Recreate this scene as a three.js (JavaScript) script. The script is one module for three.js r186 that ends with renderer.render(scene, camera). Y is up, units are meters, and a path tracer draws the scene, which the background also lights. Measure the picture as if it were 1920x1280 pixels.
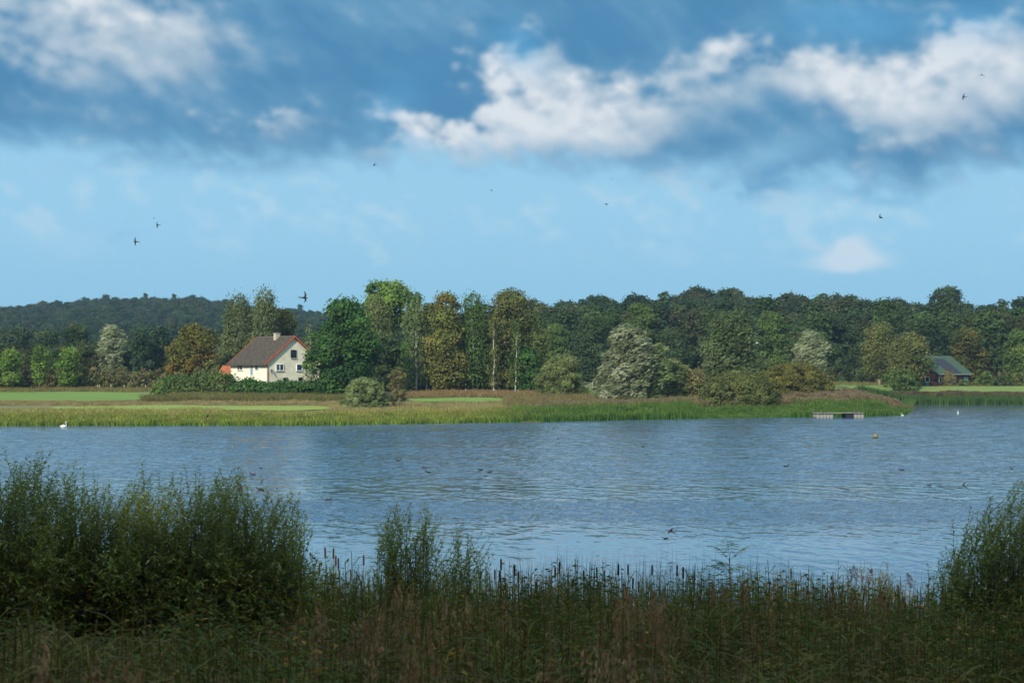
import * as THREE from 'three';
import { ImprovedNoise } from 'three/addons/math/ImprovedNoise.js';
import { mergeGeometries } from 'three/addons/utils/BufferGeometryUtils.js';

// ---------------------------------------------------------------- camera, sky, sun, exposure
const F = 3400, HY = 707, EYE = 5;                       // focal length and horizon row in photograph pixels, eye height above the lake
const scene = new THREE.Scene();
const camera = new THREE.PerspectiveCamera(2 * Math.atan(640 / F) * 180 / Math.PI, 1.5, 0.5, 6000);
camera.position.set(0, EYE, 0);
camera.lookAt(0, EYE, -100);
camera.setViewOffset(1920, 1280, 0, 640 - HY, 1920, 1280);
camera.focus = 48; camera.userData.fStop = 4.4;
const renderer = new THREE.WebGLRenderer({ antialias: true });
renderer.toneMapping = THREE.LinearToneMapping;
renderer.toneMappingExposure = 1.0;
renderer.shadowMap.enabled = true;
const SUN = new THREE.Vector3(-0.40, 0.46, 0.79).normalize();
const sun = new THREE.DirectionalLight(new THREE.Color().setRGB(1.0, 0.94, 0.80), 4.6);
sun.name = 'sun';
sun.position.copy(SUN).multiplyScalar(600).add(new THREE.Vector3(0, 0, -200));
sun.target.position.set(0, 0, -200);
sun.castShadow = true; sun.shadow.radius = 1;
Object.assign(sun.shadow.camera, { left: -400, right: 400, top: 400, bottom: -400, near: 1, far: 1800 });
scene.add(sun, sun.target);
scene.fog = new THREE.FogExp2(new THREE.Color().setRGB(0.42, 0.66, 0.95), 0.00012);

// ---------------------------------------------------------------- small helpers
const { smoothstep, lerp, clamp } = THREE.MathUtils;
const PN = new ImprovedNoise();
const N3 = (x, y, z) => PN.noise(x, y, z);
const fbm = (x, y, z, o) => { let s = 0, a = 0.5, n = 0; for (let i = 0; i < o; i++) { s += a * N3(x, y, z); n += a; x = x * 2.03 + 5.1; y = y * 2.03 + 1.7; z = z * 2.03 + 9.2; a *= 0.52; } return s / n; };
function rng(seed) { let s = seed * 7919 + 13; return () => { s = (s + 0x6d2b79f5) | 0; let t = Math.imul(s ^ (s >>> 15), 1 | s); t = (t + Math.imul(t ^ (t >>> 7), 61 | t)) ^ t; return ((t ^ (t >>> 14)) >>> 0) / 4294967296; }; }
const lin1 = (c) => { c /= 255; return c <= 0.04045 ? c / 12.92 : ((c + 0.055) / 1.055) ** 2.4; };
const LIN = (r, g, b) => [lin1(r), lin1(g), lin1(b)];
const mixc = (a, b, t) => [a[0] + (b[0] - a[0]) * t, a[1] + (b[1] - a[1]) * t, a[2] + (b[2] - a[2]) * t];
const knots = (list, x) => { if (x <= list[0][0]) return list[0][1]; for (let i = 1; i < list.length; i++) if (x < list[i][0]) { const [a, p] = list[i - 1], [b, q] = list[i]; const t = (x - a) / (b - a); return p + (q - p) * t; } return list[list.length - 1][1]; };

// ---------------------------------------------------------------- the sky: clear low band, a broken deck of shaded cloud above, sunlit heaps in it
const gs = (u, v, cu, cv, ru, rv, rot = 0) => { const c = Math.cos(rot), s = Math.sin(rot), x = u - cu, y = v - cv, a = (x * c + y * s) / ru, b = (-x * s + y * c) / rv; return Math.exp(-(a * a + b * b)); };
const EDGE = [[-700, 240], [0, 262], [200, 275], [420, 300], [640, 296], [760, 296], [900, 306], [1100, 310], [1230, 325], [1330, 330], [1430, 362], [1490, 345], [1560, 325], [1640, 345], [1720, 355], [1800, 325], [1920, 305], [2600, 290]];
const LOW = LIN(147, 201, 230), BAND = LIN(154, 206, 235), HIGH = LIN(98, 172, 218), TOP = LIN(86, 148, 204);
const DARK = LIN(78, 138, 181), DARK2 = LIN(104, 157, 194), LIT = LIN(222, 229, 236), GREY = LIN(160, 187, 207);
function skyColor(az, el, dx, dy, dz) {
  const near = el < 0.6, aa = Math.abs(az), inF = 1 - smoothstep(aa, 0.3, 0.75);
  const U = aa < 0.6 ? Math.tan(az) : Math.sign(az) * (Math.tan(0.6) + (aa - 0.6) * 1.47);
  const u = 960 + F * U, v = HY - F * (el < 0.7 ? Math.tan(el) / Math.max(0.8, Math.cos(Math.min(aa, 0.6))) : 0.842 + (el - 0.7) * 1.7);
  const K = 9, px = dx * K, py = dy * K * 1.7, pz = dz * K;
  const n1 = fbm(px, py, pz, 3), n2 = fbm(px * 2.6 + 7, py * 2.6, pz * 2.6, near ? 6 : 4), n3 = near ? fbm(px * 8 + 3, py * 7 + 11, pz * 8, 5) : 0;
  const sk = near ? fbm(px * 7 + py * 5, py * 2.2 - px * 1.6 + 20, pz * 5, 4) : 0;          // slanting streaks
  const wu = u + 90 * n1 + 130 * n2 + 50 * n3, wv = v + 26 * n1 + 72 * n2 + 40 * n3;
  let clear = v > 300 ? mixc(BAND, LOW, smoothstep(v, 380, 560)) : mixc(BAND, HIGH, smoothstep(300 - v, 0, 140));
  clear = mixc(clear, TOP, smoothstep(-v, 600, 4200));
  const edge = knots(EDGE, clamp(u, -700, 2600)) * inF + (1 - inF) * (285 + 60 * n1);
  let cover = smoothstep(edge - wv + 46 * n1 + 95 * n2 + 70 * n3 + 50 * sk, -40, 60);
  cover *= 1 - 0.55 * smoothstep(-v, 400, 2600) * smoothstep(n1 + 0.5 * n2, -0.1, 0.35);
  let b = 0.8 * gs(wu, wv, 130, 20, 300, 110, 0.15) + 0.3 * gs(wu, wv, 330, 95, 110, 70, 0.5) + 0.25 * gs(wu, wv, 60, 150, 200, 50)
    + 1.15 * gs(wu, wv, 1030, 222, 170, 74, -0.05) + 0.75 * gs(wu, wv, 930, 190, 130, 80, -0.5) + 0.7 * gs(wu, wv, 800, 265, 90, 40, -0.3) + 0.5 * gs(wu, wv, 985, 105, 50, 60, 0.4) + 0.4 * gs(wu, wv, 1180, 235, 110, 60)
    - 1.1 * gs(wu, wv, 838, 214, 46, 30, 0.2) + 0.42 * gs(wu, wv, 560, 240, 110, 30, -0.3)
    + 0.42 * gs(wu, wv, 1330, 175, 130, 80, 0.1) + 0.8 * gs(wu, wv, 1500, 125, 120, 48, 0.15) + 0.85 * gs(wu, wv, 1680, 185, 150, 62, 0.3) + 0.8 * gs(wu, wv, 1790, 120, 130, 66, -0.4) + 0.85 * gs(wu, wv, 1900, 130, 90, 100, -0.5)
    + 0.45 * gs(wu, wv, 1700, 5, 100, 24) + 0.3 * gs(wu, wv, 1590, 312, 90, 26) + 0.3 * gs(wu, wv, 190, 292, 60, 36, 0.4) + 0.22 * gs(wu, wv, 1750, 300, 150, 50);
  b = b * inF + (1 - inF) * (0.4 + 1.3 * n1);
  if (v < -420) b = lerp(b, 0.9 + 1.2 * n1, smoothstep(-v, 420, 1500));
  const lit = smoothstep(b * 0.85 + 0.3 * n1 + 0.5 * n2 + 0.36 * n3 + 0.2 * sk, 0.0, 1.3);
  const gap = 0.7 * gs(u, v, 975, 88, 56, 40, 0.6) + 0.7 * gs(u, v, 1590, 40, 120, 44) + 0.6 * gs(u, v, 1420, 300, 140, 30, -0.25) + 0.4 * gs(u, v, 730, 195, 70, 34, -0.8) + 0.5 * gs(u, v, 1850, 40, 110, 44);
  cover *= 1 - inF * clamp(gap * (0.8 + 0.9 * n2), 0, 0.85);
  let cloud = mixc(DARK, DARK2, smoothstep(0.8 * n1 + 0.5 * n2 + 0.5 * sk + 0.2 * smoothstep(120 - v, 0, 160) + 0.3 * inF * gs(u, v, 1330, 220, 330, 110) + 0.2 * inF * gs(u, v, 560, 250, 260, 50), -0.2, 0.65));
  cloud = mixc(cloud, GREY, 0.85 * smoothstep(lit, 0, 0.4));
  cloud = mixc(cloud, LIT, clamp(smoothstep(lit, 0.12, 1.0) * (0.86 + 1.05 * n3 + 0.75 * n2), 0, 1));
  let c = mixc(clear, cloud, cover);
  const heap = inF * smoothstep(1.25 * gs(lerp(u, wu, 0.4), lerp(v, wv, 0.4), 1602, 492, 74, 28) + 0.9 * gs(lerp(u, wu, 0.4), lerp(v, wv, 0.4), 1592, 455, 40, 24) - 0.7 * smoothstep(v, 500, 535) + 0.3 * n2 + 0.2 * n3, 0.1, 1.05);
  c = mixc(c, LIN(202, 221, 236), 0.92 * heap);
  const wisp = inF * (0.5 * gs(wu, wv, 672, 460, 36, 14, -0.5) + 0.3 * gs(wu, wv, 1240, 468, 40, 16) + 0.25 * gs(wu, wv, 100, 440, 70, 34)) + 0.75 * smoothstep(n2 + n3 * 0.7 + 0.6 * sk, -0.05, 0.6) * smoothstep(v, 285, 345) * (1 - smoothstep(v, 380, 540));
  c = mixc(c, LIN(184, 216, 237), clamp(wisp, 0, 0.6));
  const rag = inF * (0.75 * gs(wu, wv, 1450, 345, 75, 22, -0.35) + 0.65 * gs(wu, wv, 1660, 362, 90, 20) + 0.45 * gs(wu, wv, 190, 428, 50, 18) + 0.3 * gs(wu, wv, 1345, 358, 18, 18) + 0.35 * gs(wu, wv, 420, 320, 220, 14)) * smoothstep(n2 + 0.6 * n3, -0.3, 0.2);
  c = mixc(c, LIN(98, 160, 204), clamp(rag, 0, 0.85));
  return v < -420 ? c.map((q) => q * (1 + 0.5 * smoothstep(-v, 420, 2200))) : c;                 // sky overhead, out of view, brightened as added light for the near bank
}
function makeSky() {
  const W = 4096, H = 2048, data = new Float32Array(W * H * 4);
  for (let row = 0; row < H; row++) {
    const el = ((row + 0.5) / H - 0.5) * Math.PI, ce = Math.cos(el), dy = Math.sin(el);
    for (let c = 0; c < W; c++) {
      const o = (row * W + c) * 4, lon = ((c + 0.5) / W - 0.5) * 2 * Math.PI, dx = Math.cos(lon) * ce, dz = Math.sin(lon) * ce;
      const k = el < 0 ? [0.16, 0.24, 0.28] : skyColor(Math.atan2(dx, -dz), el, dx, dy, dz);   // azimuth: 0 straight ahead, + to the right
      data[o] = k[0]; data[o + 1] = k[1]; data[o + 2] = k[2]; data[o + 3] = 1;
    }
  }
  const t = new THREE.DataTexture(data, W, H, THREE.RGBAFormat, THREE.FloatType);
  t.mapping = THREE.EquirectangularReflectionMapping; t.magFilter = THREE.LinearFilter; t.needsUpdate = true;
  return t;
}
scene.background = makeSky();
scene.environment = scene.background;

// ---------------------------------------------------------------- naming and mesh helpers
const used = new Map();
function numbered(n) { const k = used.get(n) || 0; used.set(n, k + 1); return k ? n + '_' + String(k).padStart(3, '0') : n; }
function tag(o, label, category, group, kind) { if (label) o.userData.label = label; if (category) o.userData.category = category; if (group) o.userData.group = group; if (kind) o.userData.kind = kind; return o; }
function thing(name, label, category, pos, group) { const o = new THREE.Group(); o.name = numbered(name); o.position.set(...pos); scene.add(o); return tag(o, label, category, group); }
function part(name, geo, mat, parent) { const m = new THREE.Mesh(geo, mat); m.name = parent === scene ? numbered(name) : name; m.castShadow = m.receiveShadow = true; parent.add(m); return m; }
function dup(root, pos, label, group) { const r = root.clone(); r.name = numbered(root.name.replace(/_\d{3}$/, '')); r.position.set(...pos); if (label) r.userData.label = label; if (group) r.userData.group = group; scene.add(r); return r; }
class MB {                                                 // coloured triangles collected into one flat-shaded geometry
  constructor() { this.p = []; this.c = []; }
  tri(a, b, c, k, k2 = k, k3 = k) { this.p.push(a[0], a[1], a[2], b[0], b[1], b[2], c[0], c[1], c[2]); this.c.push(k[0], k[1], k[2], k2[0], k2[1], k2[2], k3[0], k3[1], k3[2]); }
  quad(a, b, c, d, k) { this.tri(a, b, c, k); this.tri(a, c, d, k); }
  tube(path, r0, r1, k, sides = 5) {                       // tapered tube along points
    const up = new THREE.Vector3(0, 0, 1), rings = [];
    for (let i = 0; i < path.length; i++) {
      const a = path[Math.max(0, i - 1)], b = path[Math.min(path.length - 1, i + 1)], t = new THREE.Vector3(b[0] - a[0], b[1] - a[1], b[2] - a[2]).normalize();
      const s = new THREE.Vector3().crossVectors(t, Math.abs(t.z) > 0.9 ? new THREE.Vector3(1, 0, 0) : up).normalize(), q = new THREE.Vector3().crossVectors(t, s), r = lerp(r0, r1, i / (path.length - 1)), ring = [];
      for (let j = 0; j < sides; j++) { const f = j / sides * 2 * Math.PI, x = Math.cos(f) * r, y = Math.sin(f) * r; ring.push([path[i][0] + s.x * x + q.x * y, path[i][1] + s.y * x + q.y * y, path[i][2] + s.z * x + q.z * y]); }
      rings.push(ring);
    }
    for (let i = 0; i + 1 < rings.length; i++) for (let j = 0; j < sides; j++) { const j2 = (j + 1) % sides; this.quad(rings[i][j], rings[i][j2], rings[i + 1][j2], rings[i + 1][j], k); }
  }
  geo() { const g = new THREE.BufferGeometry(); g.setAttribute('position', new THREE.BufferAttribute(new Float32Array(this.p), 3)); g.setAttribute('color', new THREE.BufferAttribute(new Float32Array(this.c), 3)); return g; }
  build(name, mat, parent) { return part(name, this.geo(), mat, parent); }
}
const col = (r, g, b) => new THREE.Color().setRGB(r, g, b);
const LEAF = new THREE.MeshPhysicalMaterial({ name: 'leaf', vertexColors: true, color: new THREE.Color().setRGB(1.5, 1.45, 1.2), roughness: 0.9, transmission: 0.28, thickness: 0, specularIntensity: 0.2, side: THREE.DoubleSide });
const BLADE = new THREE.MeshPhysicalMaterial({ name: 'blade', vertexColors: true, roughness: 0.85, transmission: 0.45, thickness: 0, specularIntensity: 0.15, side: THREE.DoubleSide });
const BARK = new THREE.MeshStandardMaterial({ name: 'bark', vertexColors: true, roughness: 0.95 });
const PAINT = new THREE.MeshStandardMaterial({ name: 'painted', vertexColors: true, roughness: 0.7 });

// ---------------------------------------------------------------- the ground
const SHORE = [[-3000, 175], [0, 189], [600, 190], [1000, 205], [1340, 223], [1600, 232], [1688, 240], [1700, 258], [1712, 333], [1920, 333], [4600, 350]];
const PROF = [[150, 0.0], [200, 0.35], [230, 0.88], [245, 1.05], [260, 1.55], [288, 2.65], [300, 3.0], [360, 3.2], [420, 5], [520, 8.5], [620, 13], [640, 13.4], [760, 8], [900, 14], [1200, 32], [1300, 33], [1800, 20], [4000, 10]];
const RIDGE = [[-1500, 0.8], [-300, 1.0], [0, 1.12], [200, 1.32], [330, 1.33], [420, 1.25], [600, 1.02], [800, 0.95], [1000, 0.9], [2600, 0.8]];   // left hill, share of the profile beyond 760 m
const WOOD = [[-600, 0.3], [700, 0.35], [900, 0.85], [1000, 1.05], [1100, 1.12], [1220, 1.28], [1350, 1.38], [1450, 1.28], [1600, 1.25], [1700, 0.95], [1780, 1.0], [1850, 0.92], [1920, 1.0], [2200, 1.2], [3000, 1.0]];  // right ridge, 420 to 700 m
const pxOf = (x, d) => 960 + x * F / d, shoreAt = (px) => knots(SHORE, px);
function ground(x, z) {
  const d = -z;
  if (d < 100) { const n = d < 0 ? 3.3 - d * 0.01 : 3.3 - 0.105 * d; return Math.max(-1.1, n + 0.12 * N3(x * 0.3, 1, z * 0.3) + 0.05 * N3(x, 4, z)); }
  const px = pxOf(x, d); let s = d - shoreAt(px) + 1.2 * N3(x * 0.15, 7, z * 0.05);
  if (d > 236 && px < 1714) s = Math.min(s, Math.max(d - 333, (knots([[236, 1686], [258, 1700], [333, 1712]], d) - px) / F * d));   // the point slopes down to the bay on its right
  if (s < -6) return -1.1;
  let p = knots(PROF, d);
  if (d > 420 && d < 760) { const k = knots(WOOD, px), w = smoothstep(d, 420, 600); p = lerp(p, lerp(5, p, k) + (k - 1) * 6, w * (1 - smoothstep(d, 640, 760))); }
  if (d > 700) p *= lerp(1, knots(RIDGE, px), smoothstep(d, 700, 1000));
  return Math.min(p, 0.22 * s) + 0.05 * N3(x * 0.2, 2, z * 0.2);
}
const at = (px, py, d) => [(px - 960) / F * d, EYE + (HY - py) / F * d, -d];
const onGround = (px, d) => { const x = (px - 960) / F * d; return [x, ground(x, -d), -d]; };
{
  const ds = []; for (let d = -70; d < 0; d += 5) ds.push(d); for (let d = 0; d < 60; d += 1) ds.push(d); for (let d = 60; d < 176; d += 8) ds.push(d); for (let d = 176; d < 380; d += 1.6) ds.push(d); for (let d = 380; d < 4200; d *= 1.04) ds.push(d);
  const C = 190, p = [], c = [], idx = [];
  for (const d of ds) for (let i = 0; i <= C; i++) {
    const t = i / C * 2 - 1, x = (0.55 * t + 0.45 * t * t * t) * (Math.max(d, 0) * 1.05 + 60), y = ground(x, -d), n = N3(x * 0.1, 3, d * 0.1), m = N3(x * 0.9, 8, d * 0.9);
    let k = d < 100 ? [0.035, 0.032, 0.018] : d < 420 ? mixc([0.12, 0.14, 0.04], [0.18, 0.16, 0.065], smoothstep(n + 0.5 * m, -0.4, 0.5)) : [0.03, 0.04, 0.018];
    if (y < -0.05) k = [0.03, 0.03, 0.022];
    p.push(x, y, -d); c.push(...k);
  }
  for (let r = 0; r + 1 < ds.length; r++) for (let i = 0; i < C; i++) { const a = r * (C + 1) + i, b = a + C + 1; idx.push(a, a + 1, b, a + 1, b + 1, b); }
  const g = new THREE.BufferGeometry(); g.setAttribute('position', new THREE.BufferAttribute(new Float32Array(p), 3)); g.setAttribute('color', new THREE.BufferAttribute(new Float32Array(c), 3)); g.setIndex(idx); g.computeVertexNormals();
  tag(part('ground', g, new THREE.MeshStandardMaterial({ name: 'soil', vertexColors: true, roughness: 1 }), scene), null, null, null, 'structure');
}
// mown meadows: sheets just above the ground with ragged edges
const MEADOW = new THREE.MeshStandardMaterial({ name: 'meadow_grass', vertexColors: true, roughness: 1 });
function meadow(px0, px1, d0, d1, kA, kB) {
  const NX = 90, ND = 26, p = [], c = [], idx = [];
  for (let j = 0; j <= ND; j++) for (let i = 0; i <= NX; i++) {
    const px = lerp(px0, px1, i / NX), x0 = (px - 960) / F * d0, e = 1.6 * N3(x0 * 0.12, 5, d0), e2 = 1.6 * N3(x0 * 0.12, 9, d1), mid = (d0 + d1) / 2, w = Math.sqrt(clamp(Math.min(i / NX, 1 - i / NX) * 7 + 0.06 * N3(i * 0.7, 2, d0), 0.02, 1)), d = lerp(mid + (d0 + 1.6 * e - mid) * w, mid + (d1 + 1.6 * e2 - mid) * w, j / ND), x = (px - 960) / F * d;
    p.push(x, ground(x, -d) + 0.09, -d);
    c.push(...mixc(kA, kB, clamp(0.5 + 0.9 * N3(x * 0.07, 1, d * 0.35) + 0.5 * N3(x * 0.5, 6, d * 0.9), 0, 1)));
  }
  for (let j = 0; j < ND; j++) for (let i = 0; i < NX; i++) { const a = j * (NX + 1) + i, b = a + NX + 1; idx.push(a, a + 1, b, a + 1, b + 1, b); }
  const g = new THREE.BufferGeometry(); g.setAttribute('position', new THREE.BufferAttribute(new Float32Array(p), 3)); g.setAttribute('color', new THREE.BufferAttribute(new Float32Array(c), 3)); g.setIndex(idx); g.computeVertexNormals();
  tag(part('meadow', g, MEADOW, scene), null, null, null, 'structure');
}
meadow(-700, 345, 259, 287, [0.1, 0.195, 0.02], [0.15, 0.235, 0.032]);
meadow(90, 650, 226, 245.5, [0.19, 0.27, 0.03], [0.25, 0.3, 0.045]);
meadow(765, 950, 257, 268, [0.12, 0.24, 0.03], [0.16, 0.27, 0.035]);
meadow(1085, 1135, 262, 305, [0.12, 0.24, 0.03], [0.16, 0.27, 0.04]);
meadow(1520, 1690, 267, 336, [0.125, 0.185, 0.035], [0.17, 0.215, 0.05]);
meadow(1520, 2100, 337, 366, [0.125, 0.19, 0.035], [0.17, 0.22, 0.05]);

// ---------------------------------------------------------------- the lake
{
  const S = 1024, TILE = 14, r = rng(5), h = [];
  const hgt = new Float32Array(S * S);
  for (let i = 0; i < 70; i++) {                           // wind waves running left to right, wavelengths 0.22 to 2.5 m, periodic on the tile
    const lam = 0.22 * Math.pow(11, r() ** 1.3), k = TILE / lam, th = (r() + r() + r() - 1.5) * 1.25, kx = Math.round(k * Math.cos(th)), kz = Math.round(k * Math.sin(th));
    h.push([kx * 2 * Math.PI / S, kz * 2 * Math.PI / S, 0.0048 * Math.pow(lam, 0.85) * (0.5 + r()), r() * 6.28]);
  }
  for (let y = 0; y < S; y++) for (const [kx, kz, a, ph] of h) { let s = Math.sin(ph + kz * y), c = Math.cos(ph + kz * y); const cs = Math.cos(kx), sn = Math.sin(kx); for (let x = 0; x < S; x++) { hgt[y * S + x] += a * s; const t = s * cs + c * sn; c = c * cs - s * sn; s = t; } }
  const px = new Uint8Array(S * S * 4), m = TILE / S; let rms = 0;
  for (let y = 0; y < S; y++) for (let x = 0; x < S; x++) {
    const gx = (hgt[y * S + (x + 1) % S] - hgt[y * S + (x + S - 1) % S]) / (2 * m), gy = (hgt[((y + 1) % S) * S + x] - hgt[((y + S - 1) % S) * S + x]) / (2 * m), l = Math.hypot(gx, gy, 1), o = (y * S + x) * 4;
    rms += gx * gx + gy * gy;
    px[o] = 127.5 + 127.5 * -gx / l; px[o + 1] = 127.5 + 127.5 * -gy / l; px[o + 2] = 127.5 + 127.5 / l; px[o + 3] = 255;
  }
  console.log('wave slope rms', Math.sqrt(rms / S / S).toFixed(3));
  const tex = new THREE.DataTexture(px, S, S); tex.wrapS = tex.wrapT = THREE.RepeatWrapping; tex.magFilter = THREE.LinearFilter; tex.needsUpdate = true;
  const LV = [0.07, 0.15, 0.26, 0.4, 0.56, 0.72], mats = LV.map((k, i) => {
    const t = tex.clone(); t.repeat.set(1 + 0.13 * (i % 3), 1 + 0.09 * i); t.rotation = 0.11 * i - 0.2; t.needsUpdate = true;
    return new THREE.MeshPhysicalMaterial({ name: 'lake_water', color: col(0.066, 0.112, 0.165), roughness: 0.06 + 0.08 * k, ior: 1.333, normalMap: t, normalScale: new THREE.Vector2(k, k) });
  });
  const ds = []; for (let d = 18; d < 40; d += 0.5) ds.push(d); for (let d = 40; d < 130; d += 0.36) ds.push(d); for (let d = 130; d < 260; d += 0.55) ds.push(d); for (let d = 260; d < 352; d += 1.2) ds.push(d);
  const C = 260, p = [], uv = [], n = [], lists = LV.map(() => []), amp = [];
  const field = (x, d) => {                                // how rough the water is: calm by the near shore, gusts and streaks farther out
    const gust = fbm(x * 0.02, 3, d * 0.055, 4), streak = N3(x * 0.012 + 0.1, 12, d * 0.32) + 0.5 * N3(x * 0.03, 15, d * 0.8);
    const A = knots([[18, 0.05], [44, 0.07], [52, 0.1], [61, 0.17], [64, 0.24], [66, 0.85], [71, 0.9], [75, 0.34], [95, 0.55], [150, 0.78], [200, 0.88], [240, 0.66], [330, 0.45]], d + 4 * gust + 0.02 * x);
    return Math.max(0.02, A + 0.5 * gust * (d > 60 ? 1 : 0.4) + 0.45 * streak * smoothstep(d, 50, 80));
  };
  const big = []; for (let i = 0; i < 26; i++) { const lam = 0.9 + 1.9 * r() * r(), th = (r() * 2 - 1) * 1.45, k = 6.2832 / lam; big.push([k * Math.cos(th), k * Math.sin(th), 0.0042 * lam * (0.6 + 0.8 * r()), r() * 6.28]); }
  for (const d of ds) for (let i = 0; i <= C; i++) {
    const t = i / C * 2 - 1, x = (0.72 * t + 0.28 * t * t * t) * (d * 0.62 + 14), A = field(x, d); let y = 0, gx = 0, gd = 0;
    for (const [kx, kd, a, ph] of big) { const f = kx * x + kd * d + ph, c = Math.cos(f) * a; y += Math.sin(f) * a; gx += c * kx; gd += c * kd; }
    const l = Math.hypot(gx * A, gd * A, 1); amp.push(A);
    p.push(x, y * A, -d); uv.push(x / TILE, d / TILE); n.push(-gx * A / l, 1 / l, gd * A / l);
  }
  const q = rng(77);
  for (let j = 0; j + 1 < ds.length; j++) for (let i = 0; i < C; i++) {
    const a = j * (C + 1) + i, b = a + C + 1, k = clamp(Math.round((amp[a] + 0.1 * (q() - 0.5)) * 6.2 - 0.4), 0, 5);
    lists[k].push(a, a + 1, b, a + 1, b + 1, b);
  }
  const g = new THREE.BufferGeometry(); g.setAttribute('position', new THREE.BufferAttribute(new Float32Array(p), 3)); g.setAttribute('normal', new THREE.BufferAttribute(new Float32Array(n), 3)); g.setAttribute('uv', new THREE.BufferAttribute(new Float32Array(uv), 2));
  const idx = []; let from = 0; lists.forEach((l, i) => { for (const v of l) idx.push(v); g.addGroup(from, l.length, i); from += l.length; }); g.setIndex(idx);
  tag(part('lake', g, mats, scene), null, null, null, 'structure');
}

// ---------------------------------------------------------------- foliage: crowns of many leaf-sized faces spread over boughs, with gaps
const PROFILE = {
  round: (t) => Math.sqrt(Math.max(0, 1 - (2 * t - 1) ** 2)) * 0.85 + 0.15 * (1 - t),
  dome: (t) => Math.sqrt(Math.max(0, 1 - t * t)),
  oak: (t) => (t < 0.35 ? 0.86 + 0.14 * t / 0.35 : Math.sqrt(Math.max(0, 1 - ((t - 0.35) / 0.68) ** 2))),
  birch: (t) => (t < 0.3 ? 0.78 + 0.22 * t / 0.3 : Math.pow(Math.max(0, 1 - (t - 0.3) / 0.72), 0.75)),
  poplar: (t) => (t < 0.25 ? 0.7 + 1.2 * t : Math.pow(Math.max(0, 1 - ((t - 0.25) / 0.78) ** 2), 0.55)),
  egg: (t) => (t < 0.4 ? 0.7 + 0.75 * t : Math.sqrt(Math.max(0, 1 - ((t - 0.4) / 0.62) ** 2))),
  cone: (t) => Math.max(0.03, 1 - t) * (0.85 + 0.15 * Math.sin(t * 40)),
};
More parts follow.
